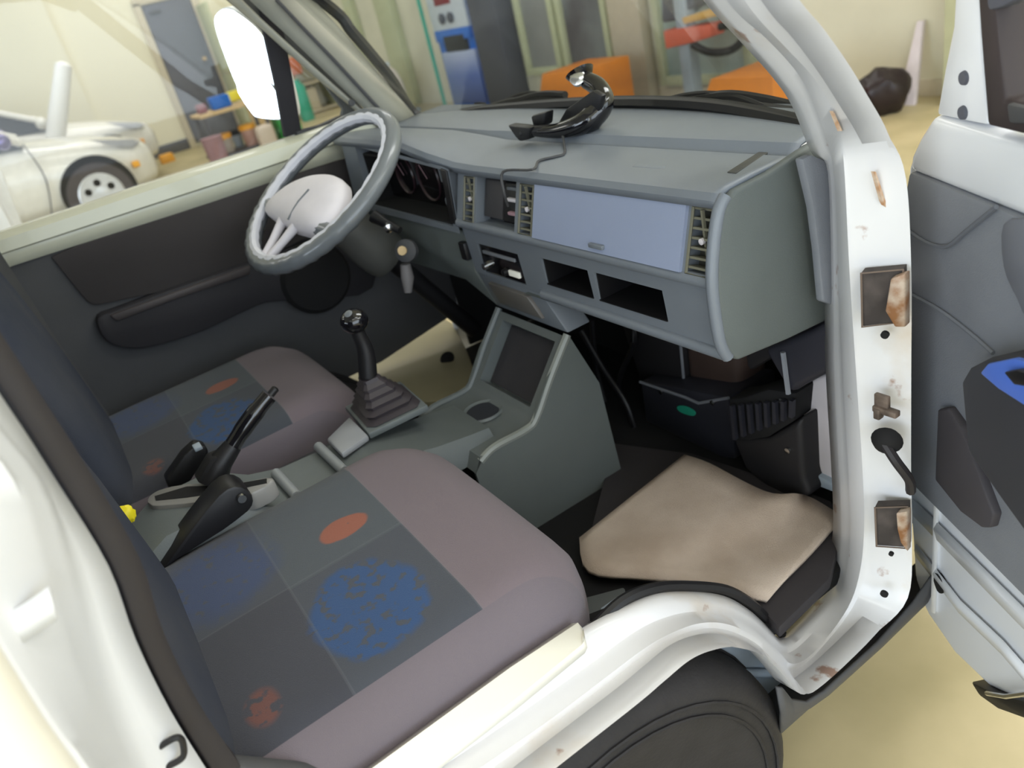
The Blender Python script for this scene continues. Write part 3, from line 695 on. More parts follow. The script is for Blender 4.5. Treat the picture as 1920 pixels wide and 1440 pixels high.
# windscreen, its black surround and the far front pillar
WB = [at(792, 226, 'y', .60), V((.875, .35, 1.005)), V((.905, 0, 1.01)), V((.885, -.30, 1.008)), V((.80, -.58, 1.0))]
WT = [V((.36, .50, 1.58)), V((.40, .28, 1.60)), V((.41, 0, 1.605)), V((.40, -.28, 1.60)), V((.33, -.52, 1.58))]
sheet('windscreen', [WB, [a.lerp(b, .5) + V((.012, 0, .012)) for a, b in zip(WB, WT)], WT], M['wglass'], van, thick=.005, sm=4)
tube('windscreen_seal', cr([WT[0], at(602, 0, 'y', .60), at(662, 62, 'y', .60), at(730, 143, 'y', .60), WB[0] + V((0, 0, .004)), *[p + V((-.012, 0, .004)) for p in WB[1:4]], WB[4]], 6), .013, M['black'], van, seg=8)
def pillar_row(pxs, y): 
    P = [at(x, yy, 'y', y) for x, yy in pxs]; d = (P[-1] - P[0]).normalized()
    k = (1.62 - P[-1].z) / d.z
    e = P[-1] + d * k; e.y -= .10
    return P + [P[-1].lerp(e, .5), e]
FP = [pillar_row([(732, 250), (640, 160), (545, 70), (470, 0)], .60), pillar_row([(752, 250), (650, 158), (563, 70), (497, 0)], .59),
      pillar_row([(768, 246), (682, 150), (607, 70), (548, 0)], .585), pillar_row([(788, 232), (717, 150), (650, 70), (586, 0)], .60)]
sheet('far_front_pillar', FP, M['dash_side'] if False else mat('grey_pillar_trim', (150, 149, 138), rough=.6), van, thick=.01, sm=2)
tube('pillar_groove', [p + V((0, -.012, 0)) for p in pillar_row([(706, 203), (620, 110), (560, 48), (515, 0)], .59)][:4], .004, M['trim'], van, seg=6)
lathe('trim_clip', [(.0005, .0), (.008, 0), (.007, .004)], at(656, 193, 'y', .60) + V((0, -.01, 0)), (0, -1, 0), M['trim'], van, seg=12)
rows = [pillar_row([(705, 235), (600, 150), (500, 60), (430, 0)], .625), pillar_row([(738, 262), (628, 163), (525, 70), (452, 0)], .605)]
sheet('far_door_gutter', rows, mat('gutter_light', (170, 168, 156), rough=.5), van, thick=.006, sm=2)

# ---- far (driver) door
dd = bpy.data.objects.new('driver_door', None); COL.objects.link(dd); dd.parent = van; WL[dd] = V((.3, .64, .9)); dd.location = WL[dd] - WL[van]
dd['label'] = 'driver door on the far side with pale belt rail over dark trim'
Y1 = .62
bl_t = [at(x, y, 'y', Y1) for x, y in ((-60, 466), (0, 447), (137, 402), (270, 357), (410, 312), (547, 267), (640, 234), (735, 200))]
bl_b = [at(x, y, 'y', Y1 - .005) for x, y in ((-40, 522), (29, 497), (150, 458), (270, 420), (394, 380), (533, 333), (640, 298), (760, 262))]
rows = [[p + V((0, .10, -.0)) for p in bl_t], [p + V((0, .02, .006)) for p in bl_t], [p + V((0, -.003, -.004)) for p in bl_t], [a.lerp(b, .45) + V((0, -.006, 0)) for a, b in zip(bl_t, bl_b)], [a.lerp(b, .52) + V((0, 0.002, 0)) for a, b in zip(bl_t, bl_b)], bl_b]
sheet('belt_rail', rows, M['cream'], dd, thick=.004, sm=2, label='pale cream grey door belt rail')
# dark trim card with raised field and pocket
tc_ = [bl_b[0] + V((0, .006, .004)), bl_b[-1] + V((.04, .006, .0)), V((.80, .63, .50)), V((.55, .63, .46)), V((-.14, .63, .46))]
prism('trim_card', tc_, (0, .03, 0), M['trim'], dd, bevel=0, label='dark grey door trim card')
q = [at(x, y, 'y', .612) for x, y in ((96, 482), (150, 458), (394, 380), (533, 333), (640, 300), (700, 285), (690, 400), (500, 480), (300, 548), (185, 572), (165, 566), (130, 525))]
prism('trim_insert', cr(q[9:] + q[:1], 3) + q[1:9], (0, .02, 0), mat('trim_insert', (58, 54, 54), rough=.9), dd, bevel=.003)
q = [at(x, y, 'y', .59) for x, y in ((182, 606), (190, 592), (215, 583), (330, 540), (450, 500), (600, 450), (700, 415), (700, 540), (600, 560), (520, 566), (480, 575), (380, 622), (290, 650), (240, 654), (200, 640))]
prism('armrest', cr(q, 3, True), (0, .04, 0), mat('armrest_black', (38, 36, 40), rough=.7), dd, bevel=.008, label='black moulded armrest pocket')
q = [at(x, y, 'y', .583) for x, y in ((205, 592), (330, 547), (470, 498), (470, 515), (330, 562), (220, 604))]
prism('armrest_top', q, (0, .02, 0), mat('armrest_top', (66, 60, 60), rough=.6), dd, bevel=.005)
lathe('door_speaker', [(.01, .02), (.075, .02), (.085, .01), (.085, -.01)], at(590, 520, 'y', .60), (0, -1, 0), M['blackm'], dd, seg=28)
# window frame, vent bar and quarter glass
def fr(pts, r, nm='window_frame', m='black', y=.655, par=dd):
    return tube(nm, [at(x, yy, 'y', y) for x, yy in pts], r, M[m], par, seg=8)
q = [at(x, y, 'y', .65) for x, y in ((478, -20), (512, -20), (535, 70), (550, 150), (566, 248), (535, 258), (520, 170), (500, 80))]
prism('vent_bar', q, (0, .02, 0), mat('vent_black', (34, 32, 38), rough=.8), dd, bevel=.003, label='black upright bar before the quarter window')
q = [at(x, y, 'y', .655) for x, y in ((395, -30), (450, -30), (560, 75), (640, 158), (705, 230), (640, 222), (645, 205), (610, 158), (575, 118), (530, 92), (480, 42))]
prism('window_frame', q, (0, .02, 0), mat('frame_grey', (84, 86, 86), rough=.7), dd, bevel=.002)
q = [at(x, y, 'y', .648) for x, y in ((555, 246), (600, 234), (640, 216), (655, 236), (600, 254), (558, 264))]
prism('lower_seal', q, (0, .02, 0), M['black'], dd, bevel=.003)
q = [at(x, y, 'y', .66) for x, y in ((527, 92), (575, 110), (612, 155), (645, 210), (560, 244))]
prism('quarter_glass', q, (0, .003, 0), M['qglass'], dd, bevel=0)
q = [at(x, y, 'y', .665) for x, y in ((-200, 500), (0, 447), (547, 262), (505, 60), (440, -20), (420, -330), (-420, -60))]
prism('window_glass', q, (0, .003, 0), M['qglass'], dd, bevel=0)
# far side rear post of the driver door, in dark grey trim
rows = [[V((-.115, .60, 1.60)), V((-.10, .61, 1.0)), V((-.06, .61, .55)), V((-.02, .60, .45))], [V((-.165, .58, 1.60)), V((-.165, .58, 1.0)), V((-.16, .58, .55)), V((-.15, .58, .45))]]
sheet('far_rear_post', rows, M['trim'], van, thick=.01, sm=3)
# outside mirror on the driver door
mr = bpy.data.objects.new('door_mirror', None); COL.objects.link(mr); mr.parent = van; WL[mr] = V((.53, .84, 1.2)); mr.location = WL[mr] - WL[van]
mr['label'] = 'tall white rimmed driver mirror reflecting the bright gateway'
mo = at(465, 120, 'y', .84)
mn = V((-.86, -.50, .04)).normalized()
def mp(x, y, k=0): return at(x, y, mo, mn) + mn * k
gp = [(404, 30), (425, 17), (455, 32), (488, 62), (505, 100), (532, 205), (524, 222), (485, 220), (472, 210), (444, 160), (420, 100), (405, 55)]
ctr = V((sum(p[0] for p in gp) / len(gp), sum(p[1] for p in gp) / len(gp), 0))
big = [(ctr.x + (x - ctr.x) * 1.07, ctr.y + (y - ctr.y) * 1.04) for x, y in gp]
prism('mirror_shell', cr([mp(x, y, -.008) for x, y in big], 3, True), -mn * .045, M['white'], mr, bevel=.006)
prism('mirror_glass', cr([mp(x, y) for x, y in gp], 3, True), -mn * .006, M['mirror'], mr, bevel=0)
prism('lower_mirror_glass', cr([mp(x, y, .004) for x, y in ((446, 158), (508, 156), (531, 212), (523, 222), (488, 219), (472, 208))], 3, True), -mn * .004, M['mirror'], mr, bevel=0)
tube('mirror_stay', [mp(515, 222, -.03), mp(535, 245, -.03), at(560, 262, 'y', .66)], .010, M['greyb'], mr)

# ---- floor, fire wall and dark inner panels
box2('cab_floor', (-.3, -.60, .37), (1.0, .62, .395), M['blackm'], van, bevel=.002)
box2('fire_wall', (1.0, -.48, .37), (1.02, .62, .93), M['blackm'], van, bevel=.002)
for s in (-1, 1):
    prism('kick_panel', [(.80, s * .615, .40), (1.0, s * .59, .40), (1.0, s * .58, .88), (.86, s * .60, .88), (.80, s * .615, .6)], (0, s * .01, 0), M['blackm'] if s > 0 else M['greyb'], van, bevel=0)
box2('seat_base', (-.28, -.585, .395), (.26, -.15, .60), M['trim'], van, bevel=.01)
box2('seat_base', (-.28, .12, .395), (.26, .56, .60), M['trim'], van, bevel=.01)
box2('engine_cover', (-.3, -.15, .395), (.30, .12, .585), M['trim'], van, bevel=.01)
box2('cab_rear_panel', (-.32, -.62, .40), (-.30, .62, .95), M['trim'], van, bevel=.01)
prism('seat_side_cover', [V((-.20, -.588, .45)), V((-.05, -.588, .45)), V((.02, -.588, .60)), V((-.10, -.588, .74)), V((-.22, -.588, .80))], (0, .02, 0), M['trim'], van, bevel=.006)
# driver footwell: cream floor pressing
q = [at(x, y, 'z', .43) for x, y in ((600, 690), (640, 668), (720, 632), (818, 588), (848, 606), (872, 650), (888, 690), (872, 728), (830, 752), (790, 752), (740, 790), (640, 760))]
prism('footwell_panel', q, (0, 0, -.02), M['creamf'], van, bevel=.004, label='cream metal footwell panel with a black plug')
lathe('rubber_plug', [(.001, .003), (.017, .003), (.02, -.002)], at(838, 672, 'z', .436), (-.5, -.45, .75), M['blackm'], van, seg=18)
prism('carpet_edge', [at(x, y, 'z', .434) for x, y in ((830, 752), (872, 728), (895, 690), (905, 715), (880, 745), (835, 768))], (0, 0, -.01), mat('rusty_brown', (120, 74, 50), rough=.9), van, bevel=.002)
for k, (px, py) in enumerate(((770, 560), (860, 575))):
    a = at(px, py, 'x', .86)
    box('pedal', a, (.02, .06, .045), M['black'], van, rot=Matrix.Rotation(.4, 3, 'Y')); 
tube('pedal_arm', [at(862, 575, 'x', .87), at(905, 590, 'x', .92), V((.97, .20, .80))], .008, M['black'], van)
tube('pedal_arm', [at(770, 560, 'x', .87), V((.97, .36, .80))], .008, M['black'], van)

# ---- seats
def rbox(bm, c, s, r, n=3):
    bmv = bmesh.ops.create_cube(bm, size=1, matrix=Matrix.Translation(c) @ Matrix.Diagonal((*s, 1)))['verts']
    es = list({e for v in bmv for e in v.link_edges})
    bmesh.ops.bevel(bm, geom=es, offset=r, segments=n, affect='EDGES', profile=.5)
def seat(yc, hw, zt, label):
    t = bpy.data.objects.new('seat', None); COL.objects.link(t); t.parent = van; WL[t] = V((.1, yc, .6)); t.location = WL[t] - WL[van]; t['label'] = label
    # cushion: grid top with crowned shape, rolled front
    nx, ny = 26, 18; rows = []
    prof = [(-.16, zt - .16), (-.16, zt - .03), (-.13, zt - .004), (-.06, zt - .002), (.0, zt), (.10, zt + .002), (.20, zt + .004), (.27, zt + .004), (.305, zt - .006), (.335, zt - .028), (.352, zt - .06), (.355, zt - .11), (.345, zt - .17), (.33, zt - .20)]
    pp = cr([V((a, 0, b)) for a, b in prof], 4)
    for p in pp:
        r = []
        for j in range(ny + 1):
            v = -1 + 2 * j / ny; e = abs(v)
            cut = max(0, (e - .80) / .20); front = max(0, (p.x - .20) / .155)
            dz = -.036 * cut ** 2.2 if p.z > zt - .1 else -.005 * cut
            dx = -.055 * front * max(0, (e - .62) / .38) ** 1.8
            r.append(V((p.x + dx, yc + v * hw, p.z + dz - .004 * v * v)))
        r = [V((r[0].x, r[0].y + .004, min(r[0].z, zt - .16) - .0))] + r + [V((r[-1].x, r[-1].y - .004, min(r[-1].z, zt - .16)))]
        rows.append(r)
    bm = bmesh.new(); add_loft(bm, rows)
    finish(bm, 'cushion', M['seat'], t, origin=(.205, yc, zt), angle=80)
    # backrest
    rows = []
    for z, xf, th, w_ in ((zt - .04, -.060, .10, .96), (zt + .03, -.066, .12, 1), (zt + .16, -.078, .12, 1), (zt + .30, -.098, .11, .97), (zt + .40, -.118, .10, .90), (zt + .46, -.130, .08, .76), (zt + .475, -.145, .05, .6)):
        rows.append([V((xf - th * .5 + th * .5 * math.copysign(abs(math.cos(a)) ** .6, math.cos(a)), yc + hw * w_ * math.copysign(abs(math.sin(a)) ** .35, math.sin(a)), z)) for a in [2 * math.pi * k / 28 for k in range(28)]])
    bm = bmesh.new(); add_loft(bm, rows, closed=True, cap=True); finish(bm, 'backrest', M['seat_back'], t, angle=70, label='bluish grey cloth backrest')
    box('seat_rail', (.12, yc, .615), (.36, hw * 1.6, .02), M['steel'], t)
    box('cushion_pan', (.09, yc, zt - .13), (.42, hw * 1.9, .03), M['black'], t)
    return t
seat(-.350, .234, .672, 'front passenger seat in mauve and grey cloth with blue leaf print')
seat(.336, .218, .662, 'driver seat in mauve and grey printed cloth beyond the gear lever')
# dark plastic recliner cover and belt buckles between the seats
q = [at(x, y, 'y', -.155) for x, y in ((330, 1052), (300, 1075), (365, 985), (410, 930), (440, 912), (466, 920), (476, 940), (466, 960), (420, 995))]
prism('recliner_cover', cr(q[2:], 2) + q[:2], (0, .05, 0), M['black'], van, bevel=.006)
lathe('recliner_bolt', [(.0005, .004), (.006, .004), (.007, 0)], at(453, 934, 'y', -.158), (0, -1, 0), M['chrome'], van, seg=12)
q = [at(x, y, 'y', .05) for x, y in ((312, 902), (345, 855), (368, 834), (388, 838), (392, 850), (350, 915), (320, 925))]
bk = prism('belt_buckle', q, (0, .03, 0), M['black'], van, bevel=.004, label='black seat belt buckle of the driver seat')
box('buckle_latch', at(370, 838, 'y', .045), (.012, .02, .006), M['greyb'], bk, bevel=.001)
# seat belt webbing near the pillar and behind the seat
def strap(name, pts, wdt, m, par=van):
    P = [V(p) for p in pts]; rows = [[p + wdt for p in P], P]
    return sheet(name, rows, m, par, thick=.002, sm=4)
strap('seat_belt', [at(-40, 640, 'y', -.50), at(60, 760, 'y', -.50), at(140, 880, 'y', -.48), at(215, 985, 'y', -.46), at(270, 1085, 'y', -.44)], V((-.018, .03, 0)), mat('belt_web', (56, 52, 56), rough=.8))

# ---- tunnel tray, gear lever, handbrake
T = bpy.data.objects.new('centre_tunnel', None); COL.objects.link(T); T.parent = van; WL[T] = V((.2, -.03, .6)); T.location = WL[T] - WL[van]
YA, YB = -.135, .015
rows = []
for x, z in ((-.13, .650), (-.05, .690), (.04, .690), (.09, .655), (.14, .640), (.215, .636), (.26, .640), (.30, .628), (.36, .612), (.42, .602), (.46, .597)):
    w_ = 0
    rows.append([V((x, y, zz)) for y, zz in ((YA - .005, .56), (YA, z - .016), (YA + .012, z), (YB - .012, z), (YB, z - .014), (YB + .02, .57))])
bm = bmesh.new(); add_loft(bm, rows); finish(bm, 'tunnel_cover', M['tray'], T, angle=35)
# raised cross bars
for (a, b), zz in ((((598, 838), (645, 883)), .645), (((518, 888), (556, 930)), .650)):
    p, q_ = at(*a, 'z', zz), at(*b, 'z', zz)
    bm = bmesh.new(); add_tube(bm, [p.lerp(q_, -.02), q_.lerp(p, -.02)], .0085, 10); finish(bm, 'cross_bar', mat('tray_light', (150, 154, 156), rough=.35), T)
p = [at(x, y, 'z', .655) for x, y in ((655, 780), (690, 815), (640, 850), (612, 822))]
prism('coin_tray', p, (0, 0, -.012), mat('tray_light2', (158, 160, 164), rough=.3), T, bevel=.004)
# handbrake slot
zc = .697
sl = [at(x, y, 'z', zc) for x, y in ((275, 935), (295, 918), (355, 905), (440, 905), (500, 893), (512, 900), (470, 925), (395, 938), (300, 948), (280, 945))]
prism('handbrake_surround', cr(sl, 2, True), (0, 0, -.03), mat('tray_pale', (140, 138, 134), rough=.35), T, bevel=.006)
s2 = [at(x, y, 'z', zc + .001) for x, y in ((290, 930), (350, 912), (425, 910), (500, 897), (500, 905), (420, 922), (350, 932), (292, 938))]
prism('handbrake_slot', s2, (0, 0, -.004), M['blackm'], T, bevel=0)
HB = bpy.data.objects.new('handbrake', None); COL.objects.link(HB); HB.parent = van; WL[HB] = V((.06, -.05, .7)); HB.location = WL[HB] - WL[van]; HB['label'] = 'black handbrake lever pulled up between the seats'
yh = -.05
tube('lever', [at(398, 905, 'y', yh), at(412, 868, 'y', yh), at(437, 835, 'y', yh)], [.022, .018, .0135], M['black'], HB, seg=14)
tube('hand_grip', cr([at(430, 845, 'y', yh), at(455, 806, 'y', yh), at(480, 772, 'y', yh), at(505, 742, 'y', yh)], 4), [.0125] * 4 + [.0135] * 5 + [.012] * 4, M['gloss'], HB, seg=16)
lathe('release_button', [(.006, 0), (.006, .012), (.003, .014)], at(507, 740, 'y', yh), at(515, 730, 'y', yh) - at(505, 742, 'y', yh), M['black'], HB, seg=12)
prism('lever_bracket', [at(x, y, 'y', yh - .012) for x, y in ((370, 905), (395, 862), (425, 850), (437, 870), (425, 905), (400, 918))], (0, .03, 0), M['blackm'], HB, bevel=.004)
# gear lever
G = bpy.data.objects.new('gear_lever', None); COL.objects.link(G); G.parent = van; WL[G] = V((.33, -.03, .62)); G.location = WL[G] - WL[van]; G['label'] = 'floor gear lever with round black knob and stepped rubber boot'
c0, c1, c2 = at(652, 760, 'z', .655), at(693, 806, 'z', .655), at(794, 757, 'z', .655)
c3 = c0 + c2 - c1
cc = (c0 + c2) / 2
topc = at(690, 706, 'y', cc.y)
bm = bmesh.new()
rows = []
for k in range(11):
    f = k / 10; s = 1 - .72 * f; s2_ = s * (1.0 if k % 2 == 0 else .86)
    base_ = cc.lerp(topc, f)
    def cor(p): return base_ + (p - cc) * s2_
    ring = []
    for i, p in enumerate((c0, c1, c2, c3)):
        pn = (c0, c1, c2, c3)[(i + 1) % 4]; pv = (c0, c1, c2, c3)[i - 1]
        ring += [cor(p.lerp(pv, .12)), cor(p.lerp(pn, .12))]
    rows.append(ring)
add_loft(bm, rows, closed=True, cap=True)
finish(bm, 'rubber_boot', mat('boot_rubber', (62, 56, 60), rough=.5), G, angle=25)
prism('boot_frame', [p + (p - cc) * .1 + V((0, 0, -.002)) for p in (c0, c1, c2, c3)], (0, 0, -.012), M['tray'], G, bevel=.003)
k0 = at(664, 602, 'y', cc.y)
tube('shaft', cr([topc, at(686, 660, 'y', cc.y), at(672, 625, 'y', cc.y), k0], 4), [.016, .016, .0155, .015, .0145, .0135, .0125, .012, .012, .012, .012, .012, .012], M['black'], G, seg=14)
bm = bmesh.new(); bmesh.ops.create_uvsphere(bm, u_segments=24, v_segments=16, radius=.0235)
for v in bm.verts: v.co.z *= .88; v.co += k0
finish(bm, 'knob', M['gloss'], G, label='glossy black round knob')
lathe('knob_cap', [(.001, .0222), (.006, .0218), (.007, .021)], k0, (-.35, -.35, .87), M['wheelr'], G, seg=16)
# patch of dark floor next to the boot
# ---- centre console
K = bpy.data.objects.new('centre_console', None); COL.objects.link(K); K.parent = van; WL[K] = V((.5, -.07, .6)); K.location = WL[K] - WL[van]; K['label'] = 'grey floor console with cup holder and sloping recess under the dash'
YR, YL = -.17, .055
side = [V((.624, YR, .712)), V((.565, YR, .655)), V((.522, YR, .598)), V((.500, YR, .583)), V((.42, YR, .585)), V((.395, YR, .56)), V((.40, YR, .34)), V((.60, YR, .34)), V((.675, YR, .40)), V((.665, YR, .60))]
knee = [(.624, .712), (.572, .652), (.530, .598), (.505, .586), (.44, .586), (.41, .575)]
bm = bmesh.new(); add_prism(bm, side, (0, .006, 0)); finish(bm, 'side_wall', M['dash_side'], K, bevel=.002)
bm = bmesh.new(); add_prism(bm, [p + V((0, YL - YR, 0)) for p in side], (0, -.006, 0)); finish(bm, 'side_wall', M['dash_side'], K, bevel=.002)
# rim along the side edge
tube('edge_rim', cr([V((x, YR + .004, z)) for x, z in knee], 5), .007, mat('rim_light', (140, 144, 138), rough=.4), K, seg=8)
tube('edge_rim', cr([V((x, YL - .004, z)) for x, z in knee], 5), .007, M['tray'], K, seg=8)
def KF(u, s):  # u: y, s: along knee slope 0..1
    a, b = V((.530, 0, .600)), V((.622, 0, .708)); p = a.lerp(b, s); return V((p.x, u, p.z))
bm = bmesh.new(); fascia(bm, KF, (YR, YL), (0, 1), [(YR + .028, YL - .028, .06, .90)], V((.022, 0, -.02))); finish(bm, 'recess_panel', M['trim2'] if False else M['tray'], K, smooth=False)
prism('recess_mat', [KF(YR + .03, .08) + V((.017, 0, -.014)), KF(YL - .03, .08) + V((.017, 0, -.014)), KF(YL - .03, .88) + V((.017, 0, -.014)), KF(YR + .03, .88) + V((.017, 0, -.014))], (.003, 0, -.003), mat('recess_dark', (56, 54, 58), rough=.7), K, bevel=0)
bm = bmesh.new(); add_loft(bm, [[V((x, y, z)) for y in (YR, YL)] for x, z in ((.53, .600), (.522, .590), (.505, .584), (.41, .584), (.395, .56))]); finish(bm, 'top_tray', M['tray'], K)
ch = at(905, 772, 'z', .586)
lathe('cup_holder', [(.031, .0), (.036, .004), (.039, .0)], ch, (0, 0, 1), M['tray'], K, seg=28)
lathe('cup_well', [(.001, .0015), (.030, .0015), (.031, .0)], ch, (0, 0, 1), mat('well_dark', (48, 50, 58), rough=.6), K, seg=28)

# ---- dashboard
D = bpy.data.objects.new('dashboard', None); COL.objects.link(D); D.parent = van; WL[D] = V((.7, 0, .9)); D.location = WL[D] - WL[van]; D['label'] = 'grey plastic dashboard across the cab'
YE, YC, YM = -.548, .068, .52
def FU(y, z): return V((.62 - (.97 - z) * .333, y, z))
def FL(y, z): return V((.600 + (.885 - z) * .06, y, z))
holes = [(.008, .043, .895, .968), (-.122, .000, .893, .969), (-.172, -.134, .895, .968), (-.541, -.503, .894, .970)]
bm = bmesh.new()
fascia(bm, FU, (YE, YC), (.887, .978), holes, V((.035, 0, 0)))
finish(bm, 'upper_fascia', M['dash'], D, smooth=False)
# lower fascia with radio bay and two cubbies
lh = [(-.104, .030, .797, .853), (-.292, -.172, .812, .858), (-.448, -.305, .812, .858)]
bm = bmesh.new(); fascia(bm, FL, (YE, YC), (.790, .884), lh, V((.09, 0, 0))); finish(bm, 'lower_fascia', M['dash'], D, smooth=False)
for h in lh[1:]:
    box2('cubby_liner', (.680, h[0] + .002, h[2] + .001), (.689, h[1] - .002, h[3] - .001), M['black'], D, bevel=0)
    box2('cubby_floor', (.603, h[0] + .001, h[2] + .0005), (.68, h[1] - .001, h[2] + .002), M['black'], D, bevel=0)
    box2('cubby_side', (.606, h[1] - .003, h[2] + .001), (.68, h[1] - .001, h[3] - .001), M['black'], D, bevel=0)
# rounded ledge between the two
tube('fascia_ledge', [V((.598, y, .888)) for y in (YE + .004, YE + .02, -.3, -.1, YC)], .0085, M['dash'], D, seg=12)
tube('lower_lip', [V((.606, y, .790)) for y in (YE + .006, -.3, -.15)], .008, M['dash'], D, seg=12)
# under lip
bm = bmesh.new(); add_loft(bm, [[V((.606, YE, .783)), V((.60, -.1, .783))], [V((.80, YE, .780)), V((.80, -.1, .78))]]); finish(bm, 'underside', M['dash_side'], D)
# glove box lid
bm = bmesh.new(); add_prism(bm, [FU(-.497, .895), FU(-.180, .895), FU(-.180, .970), FU(-.497, .970)], V((-.005, 0, .0015)))
gl = finish(bm, 'glove_box_lid', M['glove'], D, bevel=.003, label='broad smooth glove box lid with a painted bluish sheen')
box('lid_catch', FU(-.34, .906) + V((-.008, 0, 0)), (.006, .03, .006), M['dash'], gl, bevel=.001)
tube('lid_gap', [FU(-.499, .9735), FU(-.176, .9735)], .0016, M['trim'], D, seg=6)
tube('lid_gap', [FU(-.497, .8925) , FU(-.182, .8925)], .0012, M['trim'], D, seg=6)
# vents with slats
def vent(y0, y1, z0, z1, n):
    bm = bmesh.new(); add_prism(bm, [FU(y0, z0) + V((.022, 0, 0)), FU(y1, z0) + V((.022, 0, 0)), FU(y1, z1) + V((.022, 0, 0)), FU(y0, z1) + V((.022, 0, 0))], (.004, 0, 0))
    v_ = finish(bm, 'air_vent', mat('vent_dark', (70, 68, 60)), D, label='upright olive grey air vent')
    bm = bmesh.new(); add_tube(bm, [FU(y0 + .001, z0 + .001), FU(y1 - .001, z0 + .001), FU(y1 - .001, z1 - .001), FU(y0 + .001, z1 - .001)], .0022, 6, True); finish(bm, 'vent_frame', M['olive'], v_)
    for k in range(n):
        z = z0 + (z1 - z0) * (k + .5) / n
        box('slat', FU((y0 + y1) / 2, z) + V((.010, 0, 0)), (.016, (y1 - y0) - .002, .0028), M['olive'], v_, bevel=0, rot=Matrix.Rotation(.3, 3, 'Y'))
    box('vent_divider', FU((y0 + y1) / 2, (z0 + z1) / 2) + V((.008, 0, 0)), (.004, .003, (z1 - z0) - .004), M['olive'], v_, bevel=0)
    lathe('vent_tab', [(.0005, .003), (.004, .002), (.004, -.002)], FU((y0 + y1) / 2, (z0 + z1) / 2) + V((.002, 0, 0)), (-1, 0, 0), M['wheelp'], v_, seg=10)
for h in (holes[0], holes[2], holes[3]): vent(*h, 7)
# switch bay between vents
h = holes[1]
prism('switch_bay', [FU(h[0], h[2]) + V((.030, 0, 0)), FU(h[1], h[2]) + V((.030, 0, 0)), FU(h[1], h[3]) + V((.030, 0, 0)), FU(h[0], h[3]) + V((.030, 0, 0))], (.004, 0, 0), M['gloss'], D, bevel=0)
prism('heater_control', [FU(-.12, .903) + V((.012, 0, 0)), FU(-.07, .903) + V((.012, 0, 0)), FU(-.07, .962) + V((.012, 0, 0)), FU(-.12, .962) + V((.012, 0, 0))], (.02, 0, 0), M['black'], D, bevel=.002)
for y, z, m_ in ((-.098, .955, 'wheelr'), (-.098, .938, 'wheelp'), (-.104, .918, 'pink')): box('slide_knob', FU(y, z) + V((.010, 0, 0)), (.008, .028, .006), M[m_], D, bevel=.002)
prism('bay_cover', [FU(-.062, .903) + V((.014, 0, 0)), FU(-.004, .903) + V((.014, 0, 0)), FU(-.004, .962) + V((.014, 0, 0)), FU(-.062, .962) + V((.014, 0, 0))], (.012, 0, 0), mat('bay_grey', (62, 60, 62)), D, bevel=.002)
# radio
rd = box2('radio', (.604, -.102, .799), (.68, .028, .851), M['gloss'], D, bevel=.002, label='black radio with a small lit display')
box2('cassette_slot', (.601, -.09, .836), (.606, .015, .842), M['trim2'], rd, bevel=.001)
box2('display', (.6, -.095, .808), (.605, -.062, .818), emis('radio_display', (225, 225, 215), .25), rd, bevel=.001)
lathe('radio_knob', [(.007, 0), (.006, .008), (.001, .009)], (.604, .016, .812), (-1, 0, 0), M['chrome'], rd, seg=14)
lathe('radio_knob', [(.007, 0), (.006, .008), (.001, .009)], (.604, -.05, .812), (-1, 0, 0), M['black'], rd, seg=14)
# centre stack narrowing below radio, ashtray
prism('centre_stack', [(.606, YC, .79), (.606, -.14, .79), (.622, -.172, .716), (.622, .05, .716)], (.05, 0, 0), M['dash'], D, bevel=.004)
prism('ashtray', [(.600, .028, .778), (.600, -.102, .778), (.612, -.118, .732), (.612, .02, .732)], (.02, 0, 0), mat('ashtray_grey', (108, 104, 100), rough=.4), D, bevel=.004)
# top skin: rows front to back, each a line of stations across
YS = [YE, -.535, -.40, -.20, .0, .07, .15, .25, .36, .46, .55, .60]
def zt_(y): return .978 + (.034 * min(1, max(0, (y - .06) / .18)))
def xf_(y): return .615 - (.0 if y < .07 else .012 * min(1, (y - .07) / .1))
rows = []
for k, (dx, dz) in enumerate(((.0, -.006), (.0, .002), (.006, .008), (.020, .011), (.06, .013), (.120, .014), (.126, .010), (.140, .024), (.155, .0265), (.20, .028), (.29, .030))):
    r = []
    for y in YS:
        z = zt_(y) + dz * 1.0; hump = zt_(y) - .978
        if dx > .1: z = .978 + dz + hump * .15
        elif dx > .05: z = .978 + dz + hump * .8
        xx = xf_(y) + dx
        if y > .1 and k == 5: z = .978 + .018 + hump * .4
        if y < -.5: xx = min(xx, .862)
        r.append(V((xx, y, z)))
    rows.append(r)
sheet('dash_top', rows, M['dash'], D, thick=.004, angle=28)
# passenger end cap
cap = [(.612, .978), (.598, .93), (.590, .885), (.590, .82), (.598, .795), (.612, .783), (.70, .772), (.80, .764), (.81, 1.0), (.76, 1.0), (.69, .990), (.635, .988)]
prism('end_cap', [(x, YE - .010, z) for x, z in cap], (0, .014, 0), M['dash_side'], D, bevel=.005, seg=3, label='grey green end panel of the dashboard')
tube('end_cap_edge', cr([V((x - .002, YE - .004, z)) for x, z in ((.625, .984), (.612, .970), (.598, .93), (.590, .885), (.592, .82), (.602, .792))], 4), .0075, M['dash'], D, seg=10)
q = [at(x, y, 'z', .994) for x, y in ((1363, 322), (1380, 324), (1446, 282), (1432, 278))]
prism('demister_slot', q, (0, 0, -.006), mat('slot_dark', (70, 70, 66)), D, bevel=.001)
# embossed rectangles on the top
q = [at(x, y, 'z', .993) for x, y in ((1185, 312), (1200, 300), (1262, 300), (1245, 316))]
prism('top_emboss', q, (0, 0, -.002), M['dash'], D, bevel=.001)
